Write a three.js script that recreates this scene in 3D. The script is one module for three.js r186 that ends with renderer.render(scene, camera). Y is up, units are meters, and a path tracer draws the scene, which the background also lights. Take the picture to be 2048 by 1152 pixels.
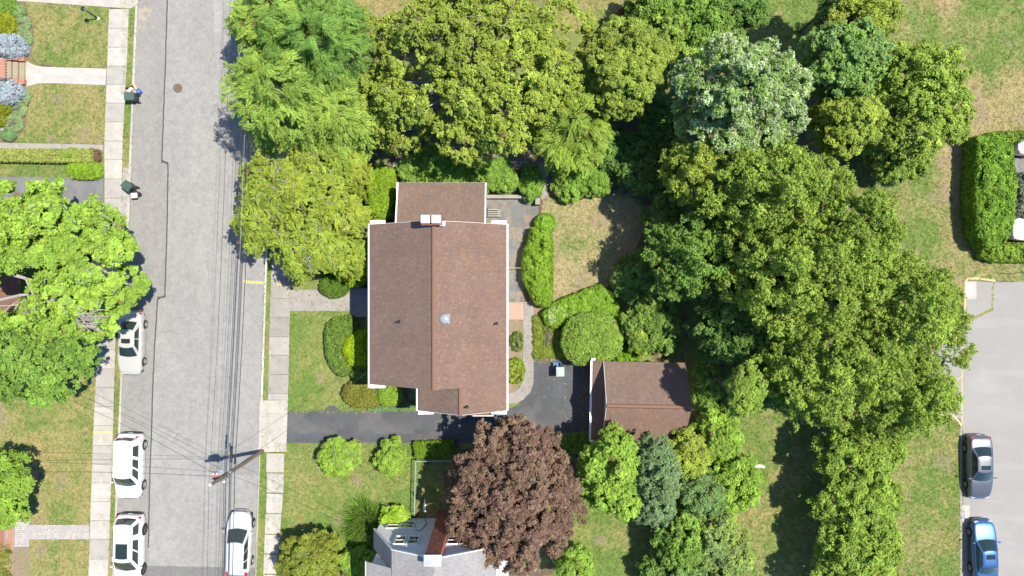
import * as THREE from 'three';
import { Sky } from 'three/addons/objects/Sky.js';
import { mergeGeometries, mergeVertices, toCreasedNormals } from 'three/addons/utils/BufferGeometryUtils.js';
import { RoundedBoxGeometry } from 'three/addons/geometries/RoundedBoxGeometry.js';

// ---------------------------------------------------------------- camera, sky, sun, exposure
const scene = new THREE.Scene();
const HC = 54, FP = 1410;                                   // drone height in metres, focal length in photo pixels
const camera = new THREE.PerspectiveCamera(2 * Math.atan(576 / FP) * 180 / Math.PI, 16 / 9, 0.5, 1500);
camera.position.set(0, HC, 0); camera.up.set(0, 0, -1); camera.lookAt(0, 0, 0);
scene.add(camera);
const renderer = new THREE.WebGLRenderer({ antialias: true });
renderer.toneMapping = THREE.LinearToneMapping;
renderer.toneMappingExposure = 1.6;
renderer.shadowMap.enabled = true;
const sunDir = new THREE.Vector3(0.462, 1, -0.085).normalize();
const sky = new Sky(); sky.scale.setScalar(900); sky.name = 'sky';
sky.userData = { kind: 'structure', label: 'clear blue summer sky overhead', category: 'sky' };
{ const u = sky.material.uniforms; u.sunPosition.value.copy(sunDir); u.turbidity.value = 3; u.rayleigh.value = 1.3; u.mieCoefficient.value = 0.004; u.mieDirectionalG.value = 0.8; }
scene.add(sky);
scene.environmentIntensity = 0.1;
const sun = new THREE.DirectionalLight(new THREE.Color(1, 0.935, 0.83), 5);
sun.name = 'sun'; sun.position.copy(sunDir).multiplyScalar(150); sun.target.position.set(0, 0, 0);
sun.castShadow = true; sun.shadow.mapSize.set(4096, 4096);
Object.assign(sun.shadow.camera, { left: -60, right: 60, top: 45, bottom: -45, near: 10, far: 320 });
scene.add(sun, sun.target);

// ---------------------------------------------------------------- helpers
const rng = (a) => () => { a |= 0; a = a + 0x6D2B79F5 | 0; let t = Math.imul(a ^ a >>> 15, 1 | a); t = t + Math.imul(t ^ t >>> 7, 61 | t) ^ t; return ((t ^ t >>> 14) >>> 0) / 4294967296; };
const lerp = (a, b, t) => a + (b - a) * t, clamp = (x, a = 0, b = 1) => Math.min(b, Math.max(a, x));
const sst = (a, b, x) => { const t = clamp((x - a) / (b - a)); return t * t * (3 - 2 * t); };
const P = (px, py, h = 0) => new THREE.Vector3((px - 1024) * (HC - h) / FP, h, (py - 576) * (HC - h) / FP);   // photo pixel at a known height -> place
const M2P = (x) => x * FP / HC;
const hash = (x, y) => { let h = Math.imul(x, 374761393) + Math.imul(y, 668265263) | 0; h = Math.imul(h ^ h >>> 13, 1274126177); return ((h ^ h >>> 16) >>> 0) / 4294967296; };
function vnoise(x, y, per = 0) {
  const xi = Math.floor(x), yi = Math.floor(y), fx = x - xi, fy = y - yi;
  const w = per ? (n) => ((n % per) + per) % per : (n) => n;
  const u = fx * fx * (3 - 2 * fx), v = fy * fy * (3 - 2 * fy);
  const a = hash(w(xi), w(yi)), b = hash(w(xi + 1), w(yi)), c = hash(w(xi), w(yi + 1)), d = hash(w(xi + 1), w(yi + 1));
  return a + (b - a) * u + (c - a) * v + (a - b - c + d) * u * v;
}
function fbm(x, y, o = 4, per = 0) { let s = 0, a = 0.5, t = 0; for (let i = 0; i < o; i++) { s += a * vnoise(x + i * 17, y + i * 31, per); t += a; a *= 0.5; x *= 2; y *= 2; per *= 2; } return s / t; }
const taken = {};
function numbered(n) { if (!(n in taken)) { taken[n] = 0; return n; } taken[n]++; return n + '_' + String(taken[n]).padStart(3, '0'); }
function shadows(o) { o.castShadow = o.receiveShadow = true; return o; }
function tag(o, label, category, group, kind) { o.userData.label = label; if (category) o.userData.category = category; if (group) o.userData.group = group; if (kind) o.userData.kind = kind; return o; }
function thing(name, label, category, pos, turn = 0, group) {
  const g = new THREE.Group(); g.name = numbered(name); scene.add(g);
  if (pos) g.position.copy(pos); g.rotation.y = turn;
  return tag(g, label, category, group);
}
function part(parent, name, geo, mat) { const m = shadows(new THREE.Mesh(geo, mat)); m.name = name; parent.add(m); return m; }
function struct(name, geo, mat, label, category) { const m = shadows(new THREE.Mesh(geo, mat)); m.name = numbered(name); scene.add(m); return tag(m, label, category, null, 'structure'); }
const box = (w, h, d, x = 0, y = 0, z = 0) => new THREE.BoxGeometry(w, h, d).translate(x, y, z);
const rbox = (w, h, d, x = 0, y = 0, z = 0, r = 0.02, s = 2) => new RoundedBoxGeometry(w, h, d, s, Math.min(r, w / 2.01, h / 2.01, d / 2.01)).translate(x, y, z);
const cyl = (r0, r1, h, x = 0, y = 0, z = 0, n = 16) => new THREE.CylinderGeometry(r1, r0, h, n).translate(x, y, z);   // r0 bottom, r1 top, y = middle
function bar(a, b, r0, r1 = r0, n = 6) {                    // tapered rod between two points
  const d = b.clone().sub(a), g = new THREE.CylinderGeometry(r1, r0, d.length(), n).translate(0, d.length() / 2, 0);
  g.applyQuaternion(new THREE.Quaternion().setFromUnitVectors(new THREE.Vector3(0, 1, 0), d.normalize())); return g.translate(a.x, a.y, a.z);
}
const merge = (l) => mergeGeometries(l.map((g) => { const q = g.index ? g.toNonIndexed() : g.clone(); for (const k of Object.keys(q.attributes)) if (!['position', 'normal', 'uv'].includes(k)) q.deleteAttribute(k); return q; }));
function shapeOf(pts) { return new THREE.Shape(pts.map((p) => new THREE.Vector2(p.x, -p.z))); }
function sheetGeo(pts, y, holes = []) { const s = shapeOf(pts); for (const h of holes) s.holes.push(new THREE.Path(h.map((p) => new THREE.Vector2(p.x, -p.z)))); return new THREE.ShapeGeometry(s).rotateX(-Math.PI / 2).translate(0, y, 0); }
function slabGeo(pts, y0, y1, bevel = 0) {                  // prism on a footprint between two heights
  const g = new THREE.ExtrudeGeometry(shapeOf(pts), { depth: y1 - y0 - bevel, bevelEnabled: bevel > 0, bevelThickness: bevel, bevelSize: bevel, bevelOffset: -bevel, bevelSegments: 1, steps: 1 });
  return g.rotateX(-Math.PI / 2).translate(0, y0, 0);
}
const pp = (list, h = 0) => list.map(([x, y]) => P(x, y, h));
function inPoly(poly, x, y) { let c = false; for (let i = 0, j = poly.length - 1; i < poly.length; j = i++) { const [a, b] = poly[i], [d, e] = poly[j]; if ((b > y) !== (e > y) && x < (d - a) * (y - b) / (e - b) + a) c = !c; } return c; }
function bbox(p) { const b = [1e9, 1e9, -1e9, -1e9]; for (const [x, y] of p) { b[0] = Math.min(b[0], x); b[1] = Math.min(b[1], y); b[2] = Math.max(b[2], x); b[3] = Math.max(b[3], y); } return b; }
const toS = (() => { const t = new Uint8Array(4097); for (let i = 0; i <= 4096; i++) { const c = i / 4096; t[i] = Math.round(255 * (c <= 0.0031308 ? c * 12.92 : 1.055 * c ** (1 / 2.4) - 0.055)); } return (c) => t[Math.round(clamp(c) * 4096)]; })();
function tex(w, h, fn, color = true, repeat) {              // fn(i, j) -> linear [r, g, b] or a number
  const d = new Uint8Array(w * h * 4);
  for (let j = 0; j < h; j++) for (let i = 0; i < w; i++) {
    const c = fn(i, j), k = (j * w + i) * 4;
    if (color) { d[k] = toS(c[0]); d[k + 1] = toS(c[1]); d[k + 2] = toS(c[2]); } else d[k] = d[k + 1] = d[k + 2] = clamp(c) * 255;
    d[k + 3] = 255;
  }
  const t = new THREE.DataTexture(d, w, h); t.wrapS = t.wrapT = THREE.RepeatWrapping; t.magFilter = THREE.LinearFilter; t.minFilter = THREE.LinearMipmapLinearFilter; t.generateMipmaps = true;
  if (color) t.colorSpace = THREE.SRGBColorSpace; if (repeat) t.repeat.set(repeat[0], repeat[1]); t.needsUpdate = true; return t;
}
const rgb = (c) => new THREE.Color().setRGB(c[0], c[1], c[2]);
const mat = (c, rough = 0.8, o = {}) => new THREE.MeshStandardMaterial({ color: rgb(c), roughness: rough, ...o });
const mix3 = (a, b, t) => [lerp(a[0], b[0], t), lerp(a[1], b[1], t), lerp(a[2], b[2], t)];
const mul3 = (a, k) => [a[0] * k, a[1] * k, a[2] * k];

// ---------------------------------------------------------------- materials shared by many things
const grainTex = tex(512, 512, (i, j) => { const v = 0.72 + 0.28 * fbm(i / 32, j / 32, 4, 16) + 0.16 * (hash(i, j) - 0.5) + 0.12 * (vnoise(i / 3, j / 3, 0) - 0.5); return [v, v, v]; }, true, [0.4, 0.4]);
const grainBump = tex(512, 512, (i, j) => 0.5 * hash(i, j) + 0.5 * vnoise(i / 3, j / 3), false, [0.4, 0.4]);
const concreteTex = tex(512, 512, (i, j) => { const v = 0.84 + 0.22 * (fbm(i / 64, j / 64, 5, 8) - 0.5) + 0.08 * (hash(i, j) - 0.5), s = sst(0.62, 0.75, fbm(i / 40 + 9, j / 40, 4, 0)); return mul3(mix3([1, 0.985, 0.96], [0.8, 0.76, 0.7], s * 0.6), v); }, true, [0.31, 0.31]);
const MAT = {
  concrete: [[0.44, 0.415, 0.375], [0.47, 0.445, 0.405], [0.41, 0.39, 0.355], [0.45, 0.42, 0.37], [0.385, 0.365, 0.335]].map((c) => mat(c, 0.9, { map: concreteTex })),
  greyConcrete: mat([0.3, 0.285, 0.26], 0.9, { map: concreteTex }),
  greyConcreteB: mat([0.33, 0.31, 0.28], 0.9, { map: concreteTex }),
  kerb: mat([0.48, 0.47, 0.44], 0.85, { map: concreteTex }),
  white: mat([0.72, 0.71, 0.69], 0.55), gutter: mat([0.76, 0.76, 0.75], 0.4),
  black: mat([0.012, 0.012, 0.013], 0.6), darkMetal: mat([0.03, 0.03, 0.032], 0.45, { metalness: 0.5 }),
  steel: mat([0.45, 0.47, 0.48], 0.35, { metalness: 0.8 }), glass: new THREE.MeshPhysicalMaterial({ color: rgb([0.012, 0.018, 0.02]), roughness: 0.06, specularIntensity: 1 }),
  bark: mat([0.14, 0.115, 0.09], 0.95), paleBark: mat([0.33, 0.30, 0.26], 0.9), twig: mat([0.3, 0.27, 0.23], 0.9),
  brick: mat([0.30, 0.115, 0.07], 0.9, { map: grainTex }), brickPale: mat([0.42, 0.19, 0.125], 0.9, { map: grainTex }), mortar: mat([0.4, 0.36, 0.32], 0.95),
};

// ---------------------------------------------------------------- the ground
const GREEN = [0.15, 0.185, 0.045], LUSH = [0.105, 0.165, 0.03], DRY = [0.248, 0.206, 0.076], STRAW = [0.305, 0.245, 0.135], SOIL = [0.21, 0.158, 0.105], LITTER = [0.11, 0.075, 0.05], MULCH = [0.16, 0.105, 0.075];
// zones in photo pixels on the ground: [kind, dryness, polygon]
const ZONES = [
  ['lawn', 0.50, [[48, 5], [60, 4], [218, 14], [214, 137], [112, 134], [75, 128], [60, 112], [66, 70], [62, 35]]],
  ['lawn', 0.62, [[75, 166], [112, 166], [213, 170], [208, 289], [28, 287], [50, 250], [60, 200], [52, 172]]],
  ['mulch', 0, [[-60, -6], [48, 5], [62, 35], [66, 70], [60, 112], [40, 135], [-60, 130]]],
  ['mulch', 0, [[-60, 160], [52, 172], [60, 200], [50, 250], [28, 287], [-60, 287]]],
  ['lawn', 0.22, [[-80, 297], [198, 297], [206, 356], [-80, 352]]],
  ['lawn', 0.58, [[-80, 600], [198, 640], [188, 864], [180, 1052], [-80, 1052]]],
  ['soil', 0, [[-80, 1040], [60, 1040], [60, 1160], [20, 1152], [-80, 1200]]],
  ['lawn', 0.55, [[22, 1076], [182, 1076], [178, 1400], [-80, 1400], [-30, 1180]]],
  ['verge', 0.42, [[240, -200], [280, -200], [264, 288], [246, 740], [226, 1400], [200, 1400], [226, 864], [244, 430]]],
  ['verge', 0.30, [[520, -200], [560, -200], [546, 525], [540, 700], [536, 1152], [530, 1400], [480, 1400], [505, 1152], [527, 576]]],
  ['lawn', 0.16, [[570, 618], [700, 618], [722, 640], [740, 700], [735, 830], [570, 830]]],
  ['lawn', 0.2, [[570, 545], [650, 545], [650, 582], [570, 582]]],
  ['lawn', 0.2, [[550, 884], [905, 884], [900, 920], [840, 925], [826, 1040], [760, 1060], [745, 1200], [740, 1400], [540, 1400]]],
  ['lawn', 0.62, [[834, 930], [880, 930], [905, 1035], [834, 1040]]],
  ['lawn', 0.28, [[1120, 985], [1300, 985], [1300, 1400], [1080, 1400]]],
  ['straw', 0.72, [[1084, 402], [1122, 404], [1160, 396], [1215, 386], [1268, 396], [1290, 440], [1280, 490], [1258, 535], [1205, 585], [1112, 614], [1100, 606], [1098, 450], [1080, 425]]],
  ['lawn', 0.42, [[1470, 800], [1640, 800], [1625, 1400], [1440, 1400]]],
  ['lawn', 0.40, [[1760, 820], [1926, 846], [1924, 1400], [1760, 1400]]],
  ['field', 0.35, [[1700, -200], [2400, -200], [2400, 562], [1935, 562], [1934, 660], [1900, 690], [1700, 690]]],
  ['lawn', 0.78, [[690, -150], [850, -150], [840, 36], [715, 40]]],
  ['lawn', 0.62, [[1095, -150], [1250, -150], [1240, 62], [1110, 62]]],
  ['lawn', 0.36, [[1490, -150], [1650, -150], [1630, 60], [1590, 130], [1500, 130]]],
  ['soil', 0, [[1012, 606], [1046, 606], [1046, 760], [1030, 790], [1012, 795]]],
  ['soil', 0, [[1060, 600], [1110, 600], [1250, 640], [1200, 735], [1064, 722]]],
  ['soil', 0, [[900, 290], [1135, 290], [1135, 345], [1095, 405], [1060, 345], [900, 345]]],
].map(([k, d, p]) => ({ k, d, p, b: bbox(p) }));
function groundColour(px, py) {
  const wx = px + 9 * (fbm(px / 22, py / 22, 2) - 0.5), wy = py + 9 * (fbm(px / 22 + 50, py / 22, 2) - 0.5);
  let z = null;
  for (const q of ZONES) if (wx > q.b[0] && wx < q.b[2] && wy > q.b[1] && wy < q.b[3] && inPoly(q.p, wx, wy)) { z = q; break; }
  const n1 = fbm(px / 60, py / 60 + 7, 3), n2 = fbm(px / 11, py / 11 + 3, 3), n3 = vnoise(px / 2.1, py / 2.1), n4 = hash(Math.round(px * 1.3), Math.round(py * 1.3));
  const fine = 0.74 + 0.32 * n3 + 0.22 * n4;
  const kind = z ? z.k : 'litter';
  if (kind === 'soil' || kind === 'mulch' || kind === 'litter') {
    const base = kind === 'soil' ? SOIL : kind === 'mulch' ? MULCH : LITTER;
    const g = (kind === 'litter' ? 0.9 * sst(0.38, 0.58, 0.6 * n2 + 0.4 * n1) : 0.25 * sst(0.52, 0.68, 0.6 * n2 + 0.4 * n1));
    return [mul3(mix3(base, GREEN, g), fine), g, kind];
  }
  let d = z.d * 0.86;
  if (kind === 'field') {                                   // rough meadow: greener in the corner, worn pale band below it
    d = 0.24 + 0.62 * sst(120, 190, py - 0.1 * (px - 1950) + 60 * (n1 - 0.5)) * (1 - sst(300, 480, py + 50 * (n1 - 0.5)) * 0.55) * sst(1850, 1900, px);
    const bx = (px - 1895) / 28, by = (py - 5) / 40; d += 0.8 * (1 - sst(0.4, 1.1, Math.hypot(bx, by) + 0.8 * (n2 - 0.5)));
  }
  if (kind === 'straw') d = 0.84 - 0.3 * Math.exp(-(((px - 1150) / 60) ** 2)) ;
  let t = sst(0.05, 0.95, d + 0.6 * (n2 - 0.5) + 0.6 * (n1 - 0.5) + 0.5 * (n3 - 0.5));
  let c = mix3(mix3(LUSH, GREEN, sst(0.3, 0.7, n1 + 0.5 * (n2 - 0.5))), mix3(DRY, STRAW, kind === 'straw' ? 0.85 : kind === 'field' ? 0.35 : 0.12), t);
  const bare = sst(0.66, 0.74, fbm(px / 40 + 90, py / 40, 3) + 0.25 * (d - 0.5));
  c = mix3(c, SOIL, bare * 0.55);
  return [mul3(c, fine), 1 - 0.6 * bare, kind];
}
const LW = 110, LH = 62;
const lawnMap = tex(2048, 1154, (i, j) => groundColour(1024 + M2P((i / 2048 - 0.5) * LW), 576 + M2P((0.5 - j / 1154) * LH))[0]);
lawnMap.wrapS = lawnMap.wrapT = THREE.MirroredRepeatWrapping;
const lawnMat = new THREE.MeshStandardMaterial({ map: lawnMap, roughness: 1, bumpMap: grainBump, bumpScale: 0.0 });
function lawnUV(g) { const p = g.attributes.position, uv = g.attributes.uv; for (let i = 0; i < p.count; i++) uv.setXY(i, p.getX(i) / LW + 0.5, 0.5 - p.getZ(i) / LH); return g; }
struct('ground', new THREE.PlaneGeometry(900, 900).rotateX(-Math.PI / 2).translate(0, -0.3, 0), mat([0.11, 0.14, 0.04], 1), 'wide green suburban ground stretching to the horizon', 'ground');
// kerb lines in photo pixels
const kw = (y) => 275.5 - 0.0402 * y, ke = (y) => 547 - 0.0325 * y;         // west and east edges of the carriageway
const LOT = [[1933, 560], [1990, 564], [2600, 552], [2600, 1900], [1922, 1900], [1925, 850], [1921, 838], [1900, 830], [1850, 834], [1850, 700], [1912, 682], [1929, 660], [1933, 640]];
struct('lawn', lawnUV(sheetGeo(pp([[-1200, -900], [kw(-900), -900], [kw(2100), 2100], [-1200, 2100]]), 0)), lawnMat, 'sun-dried front lawns and verges west of the road', 'lawn');
struct('lawn', lawnUV(sheetGeo(pp([[ke(-900), -900], [3300, -900], [3300, 2100], [ke(2100), 2100]]), 0, [pp(LOT)])), lawnMat, 'lawns, beds and shaded soil east of the road', 'lawn');
// asphalt road with its patches, seams and cracks
const RX0 = -32.5, RW = 17, RZ = 62;                        // texture window of the road in metres
const seamW = [[334, -200], [333, 0], [329, 130], [323, 290], [321.5, 323], [334.5, 325], [333, 430], [331, 500], [328, 594], [313, 597], [311, 640], [307, 700], [303, 800], [301.5, 864], [299, 920], [296.5, 1000], [295, 1098], [290, 1300]];
function seamX(y) { for (let i = 1; i < seamW.length; i++) if (y <= seamW[i][1]) return lerp(seamW[i - 1][0], seamW[i][0], (y - seamW[i - 1][1]) / (seamW[i][1] - seamW[i - 1][1])); return 290; }
const rr = rng(77); const cracks = [];
for (let k = 0; k < 70; k++) {                              // wandering hairline cracks
  let x = lerp(310, 520, rr()), y = lerp(0, 1130, rr()), a = rr() < 0.45 ? (rr() - 0.5) * 0.6 : Math.PI / 2 + (rr() - 0.5) * 0.3; const l = [];
  for (let s = 0; s < 8 + rr() * 22; s++) { l.push([x, y]); x += 6 * Math.cos(a); y += 6 * Math.sin(a); a += (rr() - 0.5) * 0.45; }
  cracks.push({ l, w: 0.22 + 0.2 * rr(), k: 0.14 + 0.2 * rr() });
}
for (const [y, x0, x1] of [[112, 330, 410], [303, 322, 400], [455, 340, 480], [522, 332, 368], [460, 440, 500], [833, 305, 500], [830, 440, 520], [1072, 310, 420], [710, 320, 400]]) { const l = []; for (let x = x0; x <= x1; x += 5) l.push([x, y + 5 * (vnoise(x / 14, y) - 0.5) - (x - x0) * 0.04]); cracks.push({ l, w: 0.5, k: 0.55, tan: 1 }); }
for (const x0 of [433, 449, 458, 492]) { const l = []; for (let y = -50; y < 1200; y += 8) l.push([x0 - 0.037 * (y - 300) + 1.2 * (vnoise(y / 30, x0) - 0.5), y]); cracks.push({ l, w: 0.5, k: 0.35 }); }
const RTW = 1024, RTH = 2048, roadMark = new Float32Array(RTW * RTH), tanMark = new Float32Array(RTW * RTH);
function strokeRoad(l, w, k, buf) {
  for (let i = 1; i < l.length; i++) { const n = Math.ceil(Math.hypot(l[i][0] - l[i - 1][0], l[i][1] - l[i - 1][1]) * 2.5) + 1;
    for (let s = 0; s <= n; s++) { const q = P(lerp(l[i - 1][0], l[i][0], s / n), lerp(l[i - 1][1], l[i][1], s / n)); const u = (q.x - RX0) / RW * RTW, v = (0.5 - q.z / RZ) * RTH, r = w * 1.7;
      for (let b = Math.floor(v - r - 1); b <= v + r + 1; b++) for (let a = Math.floor(u - r - 1); a <= u + r + 1; a++) if (a >= 0 && b >= 0 && a < RTW && b < RTH) { const d = Math.hypot((a - u) * 0.6, b - v); const z = k * clamp(1.2 * r - d + 0.5); const m = b * RTW + a; if (z > buf[m]) buf[m] = z; } } }
}
for (const c of cracks) strokeRoad(c.l, c.w * 0.6, c.k, c.tan ? tanMark : roadMark);
{ const l = []; for (let y = -300; y <= 1099; y += 4) l.push([seamX(y) + 0.8 * (vnoise(y / 9, 3) - 0.5), y]); strokeRoad(l, 0.95, 0.95, roadMark); }
strokeRoad([[321.5, 324], [334.5, 325]], 0.9, 0.95, roadMark); strokeRoad([[313, 595.5], [328, 594.5]], 0.9, 0.9, roadMark);
const roadMap = tex(RTW, RTH, (i, j) => {
  const x = RX0 + i / RTW * RW, z = (0.5 - j / RTH) * RZ, px = 1024 + M2P(x), py = 576 + M2P(z);
  const n1 = clamp(0.5 + 1.0 * (fbm(x / 2.4, z / 5, 4) - 0.5) + 0.5 * (fbm(x * 1.1, z / 14, 3) - 0.5)), n2 = fbm(x * 3, z * 3, 3), g = hash(i, j);
  let c;
  if (py > 1133 + 0.02 * (px - 300)) c = [0.165, 0.163, 0.162];
  else if (px < seamX(py)) c = mix3([0.226, 0.218, 0.209], [0.254, 0.245, 0.236], n1);
  else c = mix3([0.246, 0.242, 0.237], [0.284, 0.279, 0.272], n1);
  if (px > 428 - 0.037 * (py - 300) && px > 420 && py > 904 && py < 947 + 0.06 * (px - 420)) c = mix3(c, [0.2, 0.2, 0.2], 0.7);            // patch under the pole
  if (px > 426 && px < 447 - 0.1 * (py) && py < 65) c = mix3(c, [0.36, 0.35, 0.34], 0.4);
  if (px > kw(py) - 1 && px < kw(py) + 26 && py < 60) c = mix3(c, [0.42, 0.33, 0.22], 0.5 * sst(0.45, 0.65, fbm(px / 9, py / 9, 3)));       // washed-out sand
  { const d = Math.hypot((px - 428) / 7, (py - 225) / 22); if (d < 1.3) c = mix3(c, [0.17, 0.17, 0.17], 0.35 * sst(0.45, 0.6, fbm(px / 5, py / 5, 3))); }
  const f = 0.8 + 0.24 * g + 0.22 * (n2 - 0.5) + 0.16 * (vnoise(x * 9, z * 9) - 0.5);
  c = [c[0] * f, c[1] * f * 0.988, c[2] * f * 0.935];
  c = mix3(c, [0.05, 0.048, 0.045], roadMark[j * RTW + i]); c = mix3(c, [0.24, 0.2, 0.12], tanMark[j * RTW + i] * 0.8);
  return c;
});
const roadMat = new THREE.MeshStandardMaterial({ map: roadMap, roughness: 0.92, bumpMap: grainBump, bumpScale: 0.003 });
{ const g = sheetGeo(pp([[kw(-900) - 2, -900], [ke(-900) + 2, -900], [ke(2100) + 2, 2100], [kw(2100) - 2, 2100]]), -0.12); const p = g.attributes.position, uv = g.attributes.uv; for (let i = 0; i < p.count; i++) uv.setXY(i, (p.getX(i) - RX0) / RW, 0.5 - p.getZ(i) / RZ); roadMap.wrapT = THREE.MirroredRepeatWrapping;
  struct('road', g, roadMat, 'cracked pale grey asphalt residential street with tar seam', 'road'); }
// parking lot
const lotMap = tex(1024, 1024, (i, j) => { const n = fbm(i / 128, j / 128, 5, 8), g = hash(i, j), s = sst(0.55, 0.75, fbm(i / 300 + 4, j / 60, 3)); return mul3(mix3([0.246, 0.234, 0.213], [0.286, 0.272, 0.25], n + 0.4 * s), 0.84 + 0.3 * g); }, true, [0.09, 0.09]);
const lotMat = new THREE.MeshStandardMaterial({ map: lotMap, roughness: 0.95, bumpMap: grainBump, bumpScale: 0.003 });
struct('parking_lot', sheetGeo(pp(LOT), -0.12), lotMat, 'pale grey asphalt parking lot along the eastern edge', 'parking lot');
const asphaltDark = [0, 1, 2].map((k) => new THREE.MeshStandardMaterial({ map: tex(512, 512, (i, j) => { const n = fbm(i / 64 + k * 9, j / 64, 5, 0), g = hash(i + k, j), s = sst(0.56, 0.68, fbm(i / 90, j / 90 + k, 4)); const b = [[0.07, 0.074, 0.08], [0.15, 0.15, 0.152], [0.2, 0.19, 0.18]][k]; return mul3(mix3(b, mix3(b, [0.2, 0.17, 0.13], 0.16), s), (0.72 + 0.5 * n) * (0.85 + 0.3 * g)); }, true, [0.17, 0.17]), roughness: 0.88, bumpMap: grainBump, bumpScale: 0.003 }));
struct('driveway', sheetGeo(pp([[574, 823], [648, 820], [657, 812], [668, 811], [681, 821], [760, 823], [1000, 824], [1040, 808], [1060, 785], [1067, 762], [1067, 719], [1180, 724], [1186, 890], [1000, 886], [800, 886], [573, 886]]), 0.012), asphaltDark[0], 'black sealed asphalt driveway leading to the brown garage', 'driveway');
struct('driveway', sheetGeo(pp([[-500, 351], [100, 354], [206, 357], [208, 411], [-500, 411]]), 0.012), asphaltDark[1], 'weathered grey asphalt driveway beside the bright green maple', 'driveway');
struct('parking_lot', sheetGeo(pp([[2012, 283], [2500, 280], [2500, 478], [2010, 478]]), 0.012), asphaltDark[2], 'small paved yard behind the tall hedge', 'parking lot');
// concrete walks that are one slab each
function walk(name, label, list, m, y = 0.02) { return struct(name, slabGeo(pp(list), -0.1, y), m, label, 'path'); }
walk('path', 'wide pale concrete apron across the top of the lawn with the lamp post', [[-80, -80], [277, -80], [276, 8], [262, 17], [218, 14.5], [60, 3.5], [-80, -3]], MAT.concrete[3]);
{ const w = walk('path', 'pale concrete front walk flaring out to the brick steps', [[51, 119], [58, 125], [70, 131], [85, 133.5], [112, 134.5], [213, 137.5], [211.5, 170.5], [112, 166.5], [85, 166.5], [70, 168.5], [52, 173.5]], MAT.concrete[1]); }
walk('path', 'narrow grey concrete strip edging the planted bed', [[-80, 283], [28, 286], [207, 289.5], [206, 301], [190, 297.5], [-80, 297]], MAT.greyConcreteB);
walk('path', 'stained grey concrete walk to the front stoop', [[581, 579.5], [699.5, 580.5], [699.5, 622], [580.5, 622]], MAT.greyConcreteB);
walk('path', 'curved concrete path between the house bed and driveway', [[1046.5, 606], [1067, 610], [1067.5, 690], [1067, 765], [1061, 784], [1048, 798], [1034, 806], [1008, 808], [1010, 789], [1030, 784], [1040, 774], [1046, 758]], MAT.greyConcrete, 0.035);
walk('path', 'grey flagged path climbing to the garden wall', [[1060, 323], [1092, 327], [1096, 345], [1097, 370], [1092, 396], [1083, 400], [1080, 372], [1070, 345]], MAT.greyConcrete, 0.015);
walk('path', 'pale concrete driveway apron beside the leaning pole shadow', [[519.3, 801], [576, 800], [572.5, 903], [516.5, 904.5]], MAT.concrete[3], 0.016);
walk('path', 'worn concrete ramp between the kerb bin and sidewalk', [[246, 335], [263, 335], [258.5, 448], [242.5, 448]], MAT.concrete[4], 0.014);
// sidewalks: each slab a piece of its own
function sidewalk(label, edges, y0, y1, step, seed, gap, mats, rough = 0) {
  const r = rng(seed), g = thing('sidewalk', label, 'sidewalk'); g.userData.kind = 'structure';
  const at = (y) => { for (let i = 1; i < edges.length; i++) if (y <= edges[i][0] || i === edges.length - 1) { const t = (y - edges[i - 1][0]) / (edges[i][0] - edges[i - 1][0]); return [lerp(edges[i - 1][1], edges[i][1], t), lerp(edges[i - 1][2], edges[i][2], t)]; } };
  for (let y = y0; y < y1;) {
    const s = Math.min(step * (0.96 + 0.08 * r()), y1 - y + 0.01), a = at(y + gap), b = at(y + s - gap), o = rough * (r() - 0.5), o2 = rough * (r() - 0.5);
    const lift = 0.012 + 0.012 * r();
    part(g, 'slab', slabGeo(pp([[a[0] + o, y + gap], [a[1] + o2, y + gap * (1 + rough * r() * 0.5)], [b[1] + o2, y + s - gap], [b[0] + o, y + s - gap * (1 + rough * r() * 0.5)]]), -0.1, lift, 0.008), mats[Math.floor(r() * mats.length)]);
    y += s;
  }
  return g;
}
sidewalk('pale concrete sidewalk along the west side of the road', [[-120, 222, 262], [0, 219, 258.5], [140, 214, 253], [288, 208.5, 245], [430, 209.5, 243], [576, 200, 236], [700, 194.5, 230], [864, 186.5, 226], [1152, 177, 216], [1300, 172, 211]], 18, 1240, 38, 5, 0.35, MAT.concrete);
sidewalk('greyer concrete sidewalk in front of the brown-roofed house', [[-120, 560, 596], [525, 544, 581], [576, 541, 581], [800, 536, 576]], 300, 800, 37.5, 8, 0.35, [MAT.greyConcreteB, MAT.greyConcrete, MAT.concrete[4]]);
sidewalk('broken sidewalk slabs with grassy joints below the driveway apron', [[905, 534.5, 568], [990, 533, 566], [1152, 527, 553], [1300, 522, 548]], 906, 1250, 40.2, 12, 0.8, [MAT.concrete[1], MAT.concrete[0], MAT.concrete[3]], 3);
// kerbs: each stone a piece of its own
function kerb(label, fn, y0, y1, step, w, m) {
  const g = thing('kerb', label, 'kerb'); g.userData.kind = 'structure';
  for (let y = y0; y < y1; y += step) { const a = fn(y + 0.3), b = fn(y + step - 0.3); part(g, 'kerb_stone', slabGeo(pp([[a[0], y + 0.3], [a[1], y + 0.3], [b[1], y + step - 0.3], [b[0], y + step - 0.3]]), -0.25, 0.015, 0.012), Array.isArray(m) ? m[Math.floor(hash(y | 0, 3) * m.length)] : m); }
  return g;
}
const kerbMats = [MAT.kerb, MAT.concrete[2], MAT.concrete[1]];
kerb('concrete kerb bounding the west side of the road', (y) => [kw(y) - 4.5, kw(y) - 0.2], -60, 1230, 58, 0, kerbMats);
kerb('white concrete kerb bounding the east side of the road', (y) => [ke(y) + 0.2, ke(y) + 4], -60, 800, 58, 0, [MAT.kerb, mat([0.6, 0.6, 0.57], 0.85, { map: concreteTex })]);
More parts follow.
